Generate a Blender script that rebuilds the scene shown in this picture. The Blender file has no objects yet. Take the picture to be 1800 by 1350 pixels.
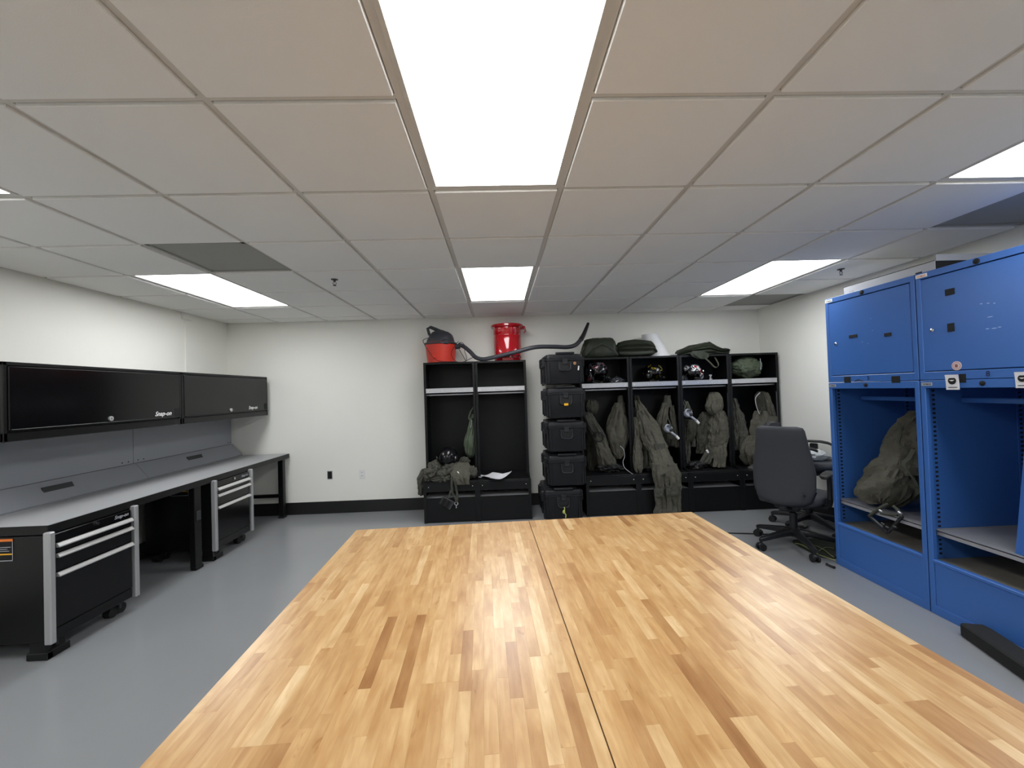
import bpy, bmesh, math, random
from mathutils import Vector, Matrix, noise
random.seed(7)
PI = math.pi
SC = bpy.context.scene
COL = SC.collection

# ------------------------------------------------------------------ camera, world, exposure
FPX, YAW, PITCH, ROLL = 729.66, 0.0315, 0.0156, -0.0321
CAMZ = 1.455
CH = CAMZ + 0.952                      # ceiling height
_f = Vector((math.sin(YAW)*math.cos(PITCH), math.cos(YAW)*math.cos(PITCH), math.sin(PITCH)))
_r0 = Vector((math.cos(YAW), -math.sin(YAW), 0)); _u0 = _r0.cross(_f)
CR = _r0*math.cos(ROLL) + _u0*math.sin(ROLL)
CU = -_r0*math.sin(ROLL) + _u0*math.cos(ROLL)
CF = _f
cam_d = bpy.data.cameras.new('camera'); cam = bpy.data.objects.new('camera', cam_d); COL.objects.link(cam)
cam_d.sensor_width = 36; cam_d.lens = FPX/1800*36; cam_d.clip_start = 0.02; cam_d.clip_end = 60
cam.matrix_world = Matrix(((CR.x, CU.x, -CF.x, 0), (CR.y, CU.y, -CF.y, 0), (CR.z, CU.z, -CF.z, CAMZ), (0, 0, 0, 1)))
SC.camera = cam
wd = bpy.data.worlds.new('world'); SC.world = wd; wd.use_nodes = True
wd.node_tree.nodes['Background'].inputs[0].default_value = (0.8, 0.85, 0.9, 1)
wd.node_tree.nodes['Background'].inputs[1].default_value = 0.05
SC.view_settings.view_transform = 'Standard'; SC.view_settings.look = 'None'
SC.view_settings.gamma = 1; SC.view_settings.use_curve_mapping = False
SC.view_settings.exposure = 0.0
LAMP = 11.2                             # emission strength of the ceiling panels
SC.cycles.max_bounces = 10; SC.cycles.diffuse_bounces = 6; SC.cycles.caustics_reflective = False

def ray(px, py): return CR*((px-900)/FPX) + CU*((675-py)/FPX) + CF
def atY(px, py, Y):
    d = ray(px, py); t = Y/d.y; return Vector((d.x*t, Y, CAMZ+d.z*t))
def atX(px, py, X):
    d = ray(px, py); t = X/d.x; return Vector((X, d.y*t, CAMZ+d.z*t))
def atZ(px, py, Z):
    d = ray(px, py); t = (Z-CAMZ)/d.z; return Vector((d.x*t, d.y*t, Z))

# ------------------------------------------------------------------ materials
def srgb(r, g, b):
    f = lambda c: (c/255/12.92) if c/255 <= .04045 else ((c/255+.055)/1.055)**2.4
    return (f(r), f(g), f(b), 1)
MC = {}
def mat(name, col, rough=.5, metal=0, bump=0, bscale=40, vary=0, vscale=6, coat=0, spec=.5, stretch=None, trans=0, alpha=1, bdist=.01):
    if name in MC: return MC[name]
    m = bpy.data.materials.new(name); m.use_nodes = True; MC[name] = m
    nt = m.node_tree; b = nt.nodes['Principled BSDF']
    b.inputs['Base Color'].default_value = col; b.inputs['Roughness'].default_value = rough
    b.inputs['Metallic'].default_value = metal; b.inputs['Coat Weight'].default_value = coat
    b.inputs['Specular IOR Level'].default_value = spec
    b.inputs['Transmission Weight'].default_value = trans
    b.inputs['Alpha'].default_value = alpha
    tc = nt.nodes.new('ShaderNodeTexCoord'); mp = nt.nodes.new('ShaderNodeMapping')
    nt.links.new(tc.outputs['Object'], mp.inputs[0])
    if stretch: mp.inputs['Scale'].default_value = stretch
    if vary:
        n = nt.nodes.new('ShaderNodeTexNoise'); n.inputs['Scale'].default_value = vscale; n.inputs['Detail'].default_value = 6
        nt.links.new(mp.outputs[0], n.inputs['Vector'])
        mx = nt.nodes.new('ShaderNodeMix'); mx.data_type = 'RGBA'
        mx.inputs[6].default_value = tuple(c*(1-vary) for c in col[:3])+(1,)
        mx.inputs[7].default_value = tuple(min(1, c*(1+vary)) for c in col[:3])+(1,)
        nt.links.new(n.outputs['Fac'], mx.inputs[0]); nt.links.new(mx.outputs[2], b.inputs['Base Color'])
    if bump:
        n2 = nt.nodes.new('ShaderNodeTexNoise'); n2.inputs['Scale'].default_value = bscale; n2.inputs['Detail'].default_value = 4
        nt.links.new(mp.outputs[0], n2.inputs['Vector'])
        bp = nt.nodes.new('ShaderNodeBump'); bp.inputs['Strength'].default_value = bump; bp.inputs['Distance'].default_value = bdist
        nt.links.new(n2.outputs['Fac'], bp.inputs['Height']); nt.links.new(bp.outputs[0], b.inputs['Normal'])
    return m

M_wall = mat('wall paint', srgb(240, 239, 232), .6, bump=.05, bscale=60, vary=.02, vscale=1.5)
M_tile = mat('ceiling tile', srgb(244, 243, 240), .9, bump=.12, bscale=260, vary=.02, vscale=3)
M_bar = mat('ceiling grid recess shade', srgb(216, 213, 207), .6)  # same paint as the tiles, recess shadow put into a darker colour
M_floor = mat('grey floor epoxy', srgb(138, 140, 143), .2, bump=.02, bscale=8, vary=.04, vscale=2.5)
M_base = mat('black vinyl base', srgb(22, 22, 23), .45)
M_lamp = bpy.data.materials.new('lamp diffuser'); M_lamp.use_nodes = True
_b = M_lamp.node_tree.nodes['Principled BSDF']; _b.inputs['Base Color'].default_value = (.9, .9, .9, 1)
_b.inputs['Emission Color'].default_value = (.965, .985, 1, 1); _b.inputs['Emission Strength'].default_value = LAMP
M_vent = mat('perforated vent steel', srgb(158, 158, 152), .6)
M_blackgloss = mat('gloss black paint', srgb(13, 13, 15), .16, spec=.4)
M_blacksat = mat('satin black paint', srgb(15, 15, 16), .38, spec=.35)
M_blackpow = mat('black powder coat', srgb(14, 15, 17), .45, spec=.3, bump=.05, bscale=300)
M_alu = mat('brushed aluminium', srgb(225, 225, 225), .35, metal=.7, vary=.05, vscale=30, stretch=(1, 1, 1))
M_trim = mat('corner trim aluminium', srgb(176, 177, 178), .45, metal=.4)
M_steel = mat('galvanised steel', srgb(200, 201, 205), .35, metal=.75, vary=.12, vscale=25)
M_lam = mat('grey laminate', srgb(165, 166, 168), .42, bump=.06, bscale=500, vary=.03, vscale=200)
M_lamd = mat('grey painted steel', srgb(146, 149, 155), .5, bump=.02, bscale=200)
M_dark = mat('dark void', srgb(8, 8, 9), .8)
M_shelfgrey = mat('grey shelf paint', srgb(150, 150, 154), .5, vary=.08, vscale=20)
M_blue = mat('blue enamel', srgb(60, 106, 178), .3, bump=.03, bscale=220, vary=.03, vscale=5)
M_bluein = mat('blue enamel inside', srgb(50, 98, 172), .42, vary=.04, vscale=5)
M_chrome = mat('chrome', srgb(225, 225, 228), .12, metal=1)
M_white = mat('white print', srgb(232, 232, 230), .5)
M_paper = mat('paper', srgb(235, 235, 240), .7)
M_rubber = mat('black rubber', srgb(20, 20, 21), .6)
M_plastic = mat('black plastic', srgb(26, 27, 30), .4)
M_case = mat('case plastic', srgb(25, 26, 30), .42, spec=.35, bump=.12, bscale=350)
M_caselid = mat('case lid plastic', srgb(31, 32, 36), .4, spec=.4, bump=.12, bscale=350)
M_fab = mat('grey upholstery', srgb(58, 60, 65), .9, bump=.25, bscale=500, vary=.06, vscale=80)
M_suit = mat('sage flight suit cloth', srgb(80, 78, 68), .9, bump=.5, bscale=28, vary=.14, vscale=9, bdist=.035)
M_suit2 = mat('dark olive cloth', srgb(57, 57, 48), .9, bump=.5, bscale=30, vary=.15, vscale=9, bdist=.035)
M_suit3 = mat('grey olive cloth', srgb(70, 69, 62), .9, bump=.5, bscale=30, vary=.14, vscale=9, bdist=.035)
M_bag = mat('green nylon bag', srgb(40, 46, 33), .6, bump=.4, bscale=24, vary=.15, vscale=12)
M_bag2 = mat('grey green sack', srgb(70, 80, 62), .7, bump=.3, bscale=24, vary=.15, vscale=12)
M_strap = mat('webbing', srgb(60, 62, 52), .8, bump=.2, bscale=300)
M_red = mat('gloss red enamel', srgb(168, 10, 24), .12, coat=.6)
M_orange = mat('red orange plastic', srgb(206, 52, 34), .42)
M_vac = mat('dark grey vacuum plastic', srgb(50, 51, 58), .45)
M_label = mat('pale label', srgb(170, 172, 178), .5)
M_yellow = mat('yellow tag', srgb(236, 176, 30), .5)
M_tan = mat('tan sticker', srgb(206, 150, 100), .5)
M_lime = mat('yellow green cord', srgb(196, 206, 110), .6)
M_brown = mat('dark brown disc', srgb(70, 40, 20), .6)
M_mask = mat('grey rubber mask', srgb(150, 155, 166), .45)
M_cone = mat('translucent white plastic', srgb(225, 226, 228), .35)
M_green = mat('dark green case', srgb(34, 40, 28), .5, vary=.1, vscale=10)
M_foam = mat('black foam', srgb(28, 28, 28), .9, bump=.3, bscale=150)
M_orangestr = mat('orange print', srgb(226, 120, 40), .5)
M_pinkish = mat('pink white sticker', srgb(216, 196, 198), .5)
M_sock = mat('dark socket', srgb(50, 52, 54), .5)
M_tray = mat('tray reflection grey', srgb(215, 216, 220), .35)  # metal tray coloured pale, stands in for room light reflected in the gap
M_film = mat('clear film', srgb(230, 235, 235), .12, spec=.8, trans=.55, bump=.5, bscale=25)
M_brownfloor = mat('scuffed steel floor', srgb(112, 108, 100), .6, vary=.25, vscale=14)

def wood_mat():
    m = bpy.data.materials.new('maple stave'); m.use_nodes = True; nt = m.node_tree; b = nt.nodes['Principled BSDF']
    N = nt.nodes.new; L = nt.links.new
    tc = N('ShaderNodeTexCoord'); oi = N('ShaderNodeObjectInfo')
    mul = N('ShaderNodeVectorMath'); mul.operation = 'SCALE'
    cb = N('ShaderNodeCombineXYZ'); L(oi.outputs['Random'], cb.inputs[0]); L(oi.outputs['Random'], cb.inputs[1]); cb.inputs[2].default_value = .3
    L(cb.outputs[0], mul.inputs[0]); mul.inputs['Scale'].default_value = 37
    add = N('ShaderNodeVectorMath'); add.operation = 'ADD'; L(tc.outputs['Object'], add.inputs[0]); L(mul.outputs[0], add.inputs[1])
    mp = N('ShaderNodeMapping'); mp.inputs['Scale'].default_value = (1, .13, 1); L(add.outputs[0], mp.inputs[0])
    n1 = N('ShaderNodeTexNoise'); n1.inputs['Scale'].default_value = 70; n1.inputs['Detail'].default_value = 6; n1.inputs['Distortion'].default_value = .6; L(mp.outputs[0], n1.inputs[0])
    mp2 = N('ShaderNodeMapping'); mp2.inputs['Scale'].default_value = (1, .45, 1); L(add.outputs[0], mp2.inputs[0])
    n2 = N('ShaderNodeTexNoise'); n2.inputs['Scale'].default_value = 16; n2.inputs['Detail'].default_value = 3; L(mp2.outputs[0], n2.inputs[0])
    cr = N('ShaderNodeValToRGB'); L(oi.outputs['Random'], cr.inputs[0])
    cols = [(0, (186, 147, 98)), (.12, (206, 171, 122)), (.28, (190, 152, 102)), (.45, (207, 173, 125)), (.6, (195, 157, 106)), (.78, (215, 186, 141)), (.9, (198, 160, 110)), (1, (168, 126, 80))]
    el = cr.color_ramp.elements
    el[0].position = 0; el[0].color = srgb(*cols[0][1]); el[1].position = 1; el[1].color = srgb(*cols[-1][1])
    for p, c in cols[1:-1]:
        e = el.new(p); e.color = srgb(*c)
    r1 = N('ShaderNodeMapRange'); r1.inputs[1].default_value = .3; r1.inputs[2].default_value = .7; r1.inputs[3].default_value = .84; r1.inputs[4].default_value = 1.08; L(n1.outputs['Fac'], r1.inputs[0])
    r2 = N('ShaderNodeMapRange'); r2.inputs[1].default_value = .3; r2.inputs[2].default_value = .72; r2.inputs[3].default_value = 1.1; r2.inputs[4].default_value = .80; L(n2.outputs['Fac'], r2.inputs[0])
    m0 = N('ShaderNodeMath'); m0.operation = 'MULTIPLY'; L(r1.outputs[0], m0.inputs[0]); L(r2.outputs[0], m0.inputs[1])
    mp3 = N('ShaderNodeMapping'); mp3.inputs['Scale'].default_value = (1, .3, 1); L(add.outputs[0], mp3.inputs[0])
    n4 = N('ShaderNodeTexNoise'); n4.inputs['Scale'].default_value = 30; n4.inputs['Detail'].default_value = 5; n4.inputs['Distortion'].default_value = 1.5; L(mp3.outputs[0], n4.inputs[0])
    r4 = N('ShaderNodeMapRange'); r4.inputs[1].default_value = .66; r4.inputs[2].default_value = .78; r4.inputs[3].default_value = .93; r4.inputs[4].default_value = .62; L(n4.outputs['Fac'], r4.inputs[0])
    mm = N('ShaderNodeMath'); mm.operation = 'MULTIPLY'; L(m0.outputs[0], mm.inputs[0]); L(r4.outputs[0], mm.inputs[1])
    g = N('ShaderNodeCombineColor'); pw = N('ShaderNodeMath'); pw.operation = 'POWER'; L(mm.outputs[0], pw.inputs[0]); pw.inputs[1].default_value = 1.5
    pb = N('ShaderNodeMath'); pb.operation = 'POWER'; L(mm.outputs[0], pb.inputs[0]); pb.inputs[1].default_value = 2.2
    L(mm.outputs[0], g.inputs[0]); L(pw.outputs[0], g.inputs[1]); L(pb.outputs[0], g.inputs[2])
    mx = N('ShaderNodeMix'); mx.data_type = 'RGBA'; mx.blend_type = 'MULTIPLY'; mx.inputs[0].default_value = 1; mx.clamp_result = False
    L(cr.outputs[0], mx.inputs[6]); L(g.outputs[0], mx.inputs[7]); L(mx.outputs[2], b.inputs['Base Color'])
    b.inputs['Roughness'].default_value = .3; b.inputs['Specular IOR Level'].default_value = .5
    n3 = N('ShaderNodeTexNoise'); n3.inputs['Scale'].default_value = 7; L(tc.outputs['Object'], n3.inputs[0])
    bp = N('ShaderNodeBump'); bp.inputs['Strength'].default_value = .02; bp.inputs['Distance'].default_value = .004; L(n1.outputs['Fac'], bp.inputs['Height']); L(bp.outputs[0], b.inputs['Normal'])
    return m
M_wood = wood_mat()
def patch_mat(name, base, cols, scale, rough=.2, metal=0):
    m = bpy.data.materials.new(name); m.use_nodes = True; nt = m.node_tree; b = nt.nodes['Principled BSDF']
    tc = nt.nodes.new('ShaderNodeTexCoord'); v = nt.nodes.new('ShaderNodeTexNoise'); v.inputs['Scale'].default_value = scale; v.inputs['Detail'].default_value = 2.5
    nt.links.new(tc.outputs['Object'], v.inputs['Vector'])
    cr = nt.nodes.new('ShaderNodeValToRGB'); cr.color_ramp.interpolation = 'CONSTANT'
    e = cr.color_ramp.elements; e[0].position = 0; e[0].color = srgb(*base); e[1].position = .44; e[1].color = srgb(*base)
    for p, c in cols:
        k = e.new(p); k.color = srgb(*c)
    nt.links.new(v.outputs['Fac'], cr.inputs[0]); nt.links.new(cr.outputs[0], b.inputs['Base Color'])
    b.inputs['Roughness'].default_value = rough; b.inputs['Metallic'].default_value = metal
    return m

# ------------------------------------------------------------------ mesh builder
class MB:
    def __init__(s): s.v = []; s.f = []
    def add(s, vs, fs):
        o = len(s.v); s.v += [Vector(v) for v in vs]; s.f += [tuple(i+o for i in f) for f in fs]; return s
    def box(s, x0, x1, y0, y1, z0, z1, b=0, M=None):
        x0, x1 = min(x0, x1), max(x0, x1); y0, y1 = min(y0, y1), max(y0, y1); z0, z1 = min(z0, z1), max(z0, z1)
        b = min(b, (x1-x0)*.45, (y1-y0)*.45, (z1-z0)*.45)
        if b <= 0:
            vs = [(x, y, z) for z in (z0, z1) for y in (y0, y1) for x in (x0, x1)]
            fs = [(0, 2, 3, 1), (4, 5, 7, 6), (0, 1, 5, 4), (2, 6, 7, 3), (0, 4, 6, 2), (1, 3, 7, 5)]
        else:
            vs = []; idx = {}
            for i, (x, sx) in enumerate(((x0, 1), (x1, -1))):
                for j, (y, sy) in enumerate(((y0, 1), (y1, -1))):
                    for k, (z, sz) in enumerate(((z0, 1), (z1, -1))):
                        for a in range(3):
                            idx[(i, j, k, a)] = len(vs)
                            vs.append((x+(0 if a == 0 else sx*b), y+(0 if a == 1 else sy*b), z+(0 if a == 2 else sz*b)))
            fs = []
            for i in (0, 1):
                q = [idx[(i, j, k, 0)] for j, k in ((0, 0), (1, 0), (1, 1), (0, 1))]; fs.append(q if i else q[::-1])
                q = [idx[(j, i, k, 1)] for j, k in ((0, 0), (0, 1), (1, 1), (1, 0))]; fs.append(q if i else q[::-1])
                q = [idx[(j, k, i, 2)] for j, k in ((0, 0), (1, 0), (1, 1), (0, 1))]; fs.append(q if i else q[::-1])
            for i in (0, 1):
                for j in (0, 1):
                    fs.append([idx[(i, j, 0, 0)], idx[(i, j, 1, 0)], idx[(i, j, 1, 1)], idx[(i, j, 0, 1)]])
                    fs.append([idx[(i, 0, j, 0)], idx[(i, 1, j, 0)], idx[(i, 1, j, 2)], idx[(i, 0, j, 2)]])
                    fs.append([idx[(0, i, j, 1)], idx[(1, i, j, 1)], idx[(1, i, j, 2)], idx[(0, i, j, 2)]])
                    for k in (0, 1): fs.append([idx[(i, j, k, a)] for a in range(3)])
        if M: vs = [M @ Vector(v) for v in vs]
        return s.add(vs, fs)
    def tube(s, pts, r, n=8, caps=True):
        pts = [Vector(p) for p in pts]; rs = r if isinstance(r, (list, tuple)) else [r]*len(pts)
        up = None; vs = []
        for i, p in enumerate(pts):
            d = (pts[min(i+1, len(pts)-1)]-pts[max(i-1, 0)]).normalized()
            if up is None: up = d.orthogonal().normalized()
            up = (up-d*up.dot(d)); up = up.normalized() if up.length > 1e-6 else d.orthogonal().normalized()
            w = d.cross(up)
            for k in range(n):
                a = 2*PI*k/n; vs.append(p+(up*math.cos(a)+w*math.sin(a))*rs[i])
        fs = [(i*n+k, i*n+(k+1) % n, (i+1)*n+(k+1) % n, (i+1)*n+k) for i in range(len(pts)-1) for k in range(n)]
        if caps: fs += [tuple(range(n))[::-1], tuple((len(pts)-1)*n+k for k in range(n))]
        return s.add(vs, fs)
    def lathe(s, prof, c=(0, 0, 0), n=32, M=None, top=None):   # prof: (r, z) list; top: (dx, dy) shear per z
        c = Vector(c); vs = []
        for r, z in prof:
            for k in range(n):
                a = 2*PI*k/n; v = Vector((r*math.cos(a), r*math.sin(a), z))
                if top: v += Vector((top[0]*z, top[1]*z, 0))
                vs.append((M @ v if M else v)+c)
        fs = [(i*n+k, i*n+(k+1) % n, (i+1)*n+(k+1) % n, (i+1)*n+k) for i in range(len(prof)-1) for k in range(n)]
        if prof[0][0] > 1e-5: fs.append(tuple(range(n))[::-1])
        if prof[-1][0] > 1e-5: fs.append(tuple((len(prof)-1)*n+k for k in range(n)))
        return s.add(vs, fs)
    def cyl(s, p, q, r, n=16): return s.tube([p, q], r, n)
    def strip(s, pts, w, side, t=.003):    # flat strap along pts, width w along side vector
        side = Vector(side).normalized()*w/2; vs = []
        pts = [Vector(p) for p in pts]
        for i, p in enumerate(pts):
            d = (pts[min(i+1, len(pts)-1)]-pts[max(i-1, 0)]).normalized(); nn = d.cross(side).normalized()*t/2
            vs += [p-side-nn, p+side-nn, p+side+nn, p-side+nn]
        fs = [(i*4+k, i*4+(k+1) % 4, i*4+4+(k+1) % 4, i*4+4+k) for i in range(len(pts)-1) for k in range(4)]
        e = (len(pts)-1)*4; fs += [(3, 2, 1, 0), (e, e+1, e+2, e+3)]
        return s.add(vs, fs)
    def rings(s, R, n=32, power=2.0, M=None, amp=0, seed=0, fold=3.0, bend=0):
        """loft of superellipse rings R: (centre, half-axis vector a, half-axis vector b)"""
        vs = []
        for c, a, b in R:
            for k in range(n):
                t = 2*PI*k/n; ct, st = math.cos(t), math.sin(t)
                x = math.copysign(abs(ct)**(2/power), ct); y = math.copysign(abs(st)**(2/power), st)
                v = c + a*x + b*y
                if bend: v = v + b.normalized()*bend*(x*x)
                if amp:
                    dirn = (a.normalized()*x + b.normalized()*y)
                    q = Vector((ct*fold*.8+seed, st*fold*.8+seed*.37, c.z*2.6+seed*1.7))
                    q2 = Vector((ct*fold*1.6+c.z*4+seed, st*fold*1.6-seed, c.z*6+ct*1.2))
                    w = noise.noise(q)*1.1 + .9*(1-2*abs(noise.noise(q*1.6))) + 1.2*(.5-2.2*abs(noise.noise(q2))) + .22*noise.noise(v*30)
                    v = v + dirn*amp*1.25*(w-.75)
                vs.append(M @ v if M else v)
        m = len(R)
        fs = [(i*n+k, i*n+(k+1) % n, (i+1)*n+(k+1) % n, (i+1)*n+k) for i in range(m-1) for k in range(n)]
        fs += [tuple(range(n))[::-1], tuple((m-1)*n+k for k in range(n))]
        return s.add(vs, fs)
    def blob(s, c, r, amp=.25, seed=0, sub=4, freq=1.0, M=None):
        bm = bmesh.new(); bmesh.ops.create_icosphere(bm, subdivisions=sub, radius=1)
        c = Vector(c); vs = []
        for v in bm.verts:
            d = v.co.normalized(); q = d*1.3*freq+Vector((seed*3.1, seed*1.7, seed))
            k = 1 + amp*(.9*noise.noise(q)+.9*(.5-abs(noise.noise(q*2.1)))+.3*noise.noise(q*5))
            p = Vector((d.x*r[0], d.y*r[1], d.z*r[2]))*k
            vs.append((M @ p if M else p)+c)
        fs = [tuple(v.index for v in f.verts) for f in bm.faces]; bm.free()
        return s.add(vs, fs)
    def obj(s, name, m, parent=None, smooth=False, rel=None, kind=None):
        off = Vector(rel) if rel is not None else Vector((0, 0, 0))
        me = bpy.data.meshes.new(name); me.from_pydata([tuple(v-off) for v in s.v], [], s.f); me.update()
        bm = bmesh.new(); bm.from_mesh(me); bmesh.ops.recalc_face_normals(bm, faces=bm.faces)
        if smooth:
            for f in bm.faces: f.smooth = True
            for e in bm.edges:
                if len(e.link_faces) == 2 and e.calc_face_angle(0) > (.7 if smooth is True else smooth): e.smooth = False
        bm.to_mesh(me); bm.free()
        me.materials.append(m)
        o = bpy.data.objects.new(name, me); COL.objects.link(o)
        if parent: o.parent = parent
        if kind: o['kind'] = kind
        return o

def tag(o, label, cat, group=None):
    o['label'] = label; o['category'] = cat
    if group: o['group'] = group
    return o
def thing(name, label, cat, loc=(0, 0, 0), rz=0, group=None):
    o = bpy.data.objects.new(name, None); COL.objects.link(o); o.location = loc; o.rotation_euler = (0, 0, rz)
    o.empty_display_size = .05
    return tag(o, label, cat, group)
def dup(o, loc, rz=None, label=None, parent=None):
    c = o.copy(); COL.objects.link(c)
    if parent: c.parent = parent
    else:
        c.location = loc
        if rz is not None: c.rotation_euler = (0, 0, rz)
        if label: c['label'] = label
    for ch in list(o.children): dup(ch, None, parent=c)
    return c
def textmesh(body, size, M, name, m, parent, ext=.0008, shear=0, align='CENTER', label=None):
    cu = bpy.data.curves.new(name, 'FONT'); cu.body = body; cu.size = size; cu.extrude = ext; cu.align_x = align; cu.shear = shear; cu.offset = size*.012
    o = bpy.data.objects.new(name, cu); COL.objects.link(o)
    dg = bpy.context.evaluated_depsgraph_get(); me = bpy.data.meshes.new_from_object(o.evaluated_get(dg))
    bpy.data.objects.remove(o); bpy.data.curves.remove(cu)
    me.transform(M); me.materials.clear(); me.materials.append(m)
    t = bpy.data.objects.new(name, me); COL.objects.link(t); t.parent = parent
    return t
# text frames: local x = reading direction, local y = up, local z = towards reader
def frame(o, xd, yd=(0, 0, 1)):
    x = Vector(xd); y = Vector(yd); z = x.cross(y)
    return Matrix(((x.x, y.x, z.x, o[0]), (x.y, y.y, z.y, o[1]), (x.z, y.z, z.z, o[2]), (0, 0, 0, 1)))

# ------------------------------------------------------------------ room
XL, XR, YB, YN = -3.36, 3.385, 5.26, -3.56
G0X, G0Y, GS = -.289, 1.933, .61
def st(name, mb, m, **k):
    o = mb.obj(name, m, kind='structure', **k); return o
st('floor', MB().box(XL-.1, XR+.1, YN-.1, YB+.1, -.1, 0), M_floor)
wl = st('wall_left', MB().box(XL-.1, XL, YN-.1, YB+.1, 0, CH+.06), M_wall)
st('wall_right', MB().box(XR, XR+.1, YN-.1, YB+.1, 0, CH+.06), M_wall)
st('wall_back', MB().box(XL, XR, YB, YB+.1, 0, CH+.06), M_wall)
st('wall_near', MB().box(XL, XR, YN-.1, YN, 0, CH+.06), M_wall)
bb = st('baseboard_back', MB().box(XL, XR, YB-.008, YB, 0, .15, .003), M_base)
st('baseboard_left', MB().box(XL, XL+.008, YN, YB-.008, 0, .15, .003), M_base)
st('baseboard_right', MB().box(XR-.008, XR, YN, YB-.008, 0, .15, .003), M_base)
ceil = st('ceiling', MB().box(XL-.1, XR+.1, YN-.1, YB+.1, CH+.06, CH+.1), M_tile)
# suspension grid: each bar is a part of the ceiling
for k in range(-5, 7):
    x = G0X+GS*k
    if XL < x < XR: MB().box(x-.012, x+.012, YN, YB, CH, CH+.04).obj('grid_bar', M_bar, ceil)
lights = {(c, r) for c in (-4, 0, 4) for r in (-6, -5, -2, -1, 2, 3)}
for k in range(-9, 6):
    y = G0Y+GS*k
    if YN < y < YB:
        skip = [c for c in (-4, 0, 4) if (c, k) in lights and (c, k-1) in lights]
        xs = [XL]+[v for c in skip for v in (G0X+GS*c, G0X+GS*(c+1))]+[XR]
        for i in range(0, len(xs), 2): MB().box(xs[i], xs[i+1], y-.012, y+.012, CH+.0005, CH+.04).obj('grid_bar', M_bar, ceil)
vents = {(-3, 1), (5, 0), (5, 4)}
tile_cache = {}
def tile_mesh(w, d):
    key = (round(w, 3), round(d, 3))
    if key not in tile_cache:
        g = .0155
        mb = MB().box(-w/2+.01, w/2-.01, -d/2+.01, d/2-.01, .012, .03).box(-w/2+g, w/2-g, -d/2+g, d/2-g, -.011, .012, .0025)
        o = mb.obj('ceiling_tile', M_tile); tile_cache[key] = o; return o, True
    return tile_cache[key], False
for c in range(-6, 7):
    for r in range(-10, 6):
        x0, x1 = max(XL, G0X+GS*c), min(XR, G0X+GS*(c+1)); y0, y1 = max(YN, G0Y+GS*r), min(YB, G0Y+GS*(r+1))
        if x1-x0 < .06 or y1-y0 < .06 or (c, r) in lights: continue
        if (c, r) in vents: continue
        o, new = tile_mesh(x1-x0, y1-y0)
        if not new: o = o.copy(); COL.objects.link(o)
        o.parent = ceil; o.location = ((x0+x1)/2, (y0+y1)/2, CH)
# thin wall angle along the perimeter
MB().box(XL, XL+.022, YN, YB, CH-.002, CH+.02).box(XR-.022, XR, YN, YB, CH-.002, CH+.02).box(XL, XR, YB-.022, YB, CH-.002, CH+.02).obj('wall_angle', M_bar, ceil)
# lights
lab = {(-4, -2): 'ceiling light panel at the left edge of the frame, only its corner showing', (0, -2): 'large ceiling light panel overhead, nearest the camera', (4, -2): 'ceiling light panel at the right edge of the frame above the blue lockers',
       (-4, 2): 'ceiling light panel beside the dark vent tile on the left', (0, 2): 'small looking middle ceiling light panel near the back wall', (4, 2): 'ceiling light panel on the right in front of the white walled corner',
       (-4, -6): 'ceiling light panel behind the camera on the left', (0, -6): 'ceiling light panel behind the camera in the middle', (4, -6): 'ceiling light panel behind the camera on the right'}
proto = None
for (c, r), l in lab.items():
    loc = (G0X+GS*(c+.5), G0Y+GS*(r+1), CH)
    if proto is None:
        proto = thing('ceiling_light', l, 'light', loc, group='ceiling light panels')
        w, d = GS/2-.013, GS-.013
        fr = MB().box(-w, -w+.016, -d, d, -.003, .03).box(w-.016, w, -d, d, -.003, .03).box(-w, w, -d, -d+.016, -.003, .03).box(-w, w, d-.016, d, -.003, .03)
        fr.obj('frame', M_bar, proto)
        MB().box(-w+.014, w-.014, -d+.014, d-.014, .004, .012).obj('diffuser', M_lamp, proto)
    else: dup(proto, loc, label=l)
# vents
for (c, r), l in {(-3, 1): 'dark grey perforated ceiling vent beside the left light panel', (5, 0): 'dark grey perforated ceiling vent above the blue lockers', (5, 4): 'grey ceiling vent by the back right corner'}.items():
    w = GS/2-.013; t = thing('ceiling_vent', l, 'vent', (G0X+GS*(c+.5), G0Y+GS*(r+.5), CH), group='ceiling vents')
    if c*GS+G0X+GS > XR: w = w
    MB().box(-w, w, -w, w, .004, .012).obj('perforated_plate', M_vent, t)
    MB().box(-w, -w+.02, -w, w, -.002, .006).box(w-.02, w, -w, w, -.002, .006).box(-w, w, -w, -w+.02, -.002, .006).box(-w, w, w-.02, w, -.002, .006).obj('frame', M_vent, t)
# sprinklers
def sprinkler(p, l):
    t = thing('fire_sprinkler', l, 'sprinkler', p, group='fire sprinklers'); t.scale = (.62, .62, .62)
    MB().lathe([(.045, -.001), (.042, -.008), (.014, -.012), (.014, -.03)], n=20).obj('escutcheon', M_sock, t, True)
    MB().tube([(-.006, 0, -.03), (-.02, 0, -.045), (-.02, 0, -.06), (0, 0, -.08)], .004, 6).tube([(.006, 0, -.03), (.02, 0, -.045), (.02, 0, -.06), (0, 0, -.08)], .004, 6).obj('yoke', M_sock, t)
    MB().cyl((0, 0, -.035), (0, 0, -.075), .004, 8).obj('bulb', M_film, t)
    MB().lathe([(.004, -.078), (.022, -.08), (.022, -.084), (.003, -.086)], n=16).obj('deflector', M_sock, t)
sprinkler(atZ(588, 491, CH-.011), 'fire sprinkler on the tile right of the left light panel')
sprinkler(atZ(1478, 473, CH-.011), 'fire sprinkler above the left blue locker, beside the right light panel')
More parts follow.
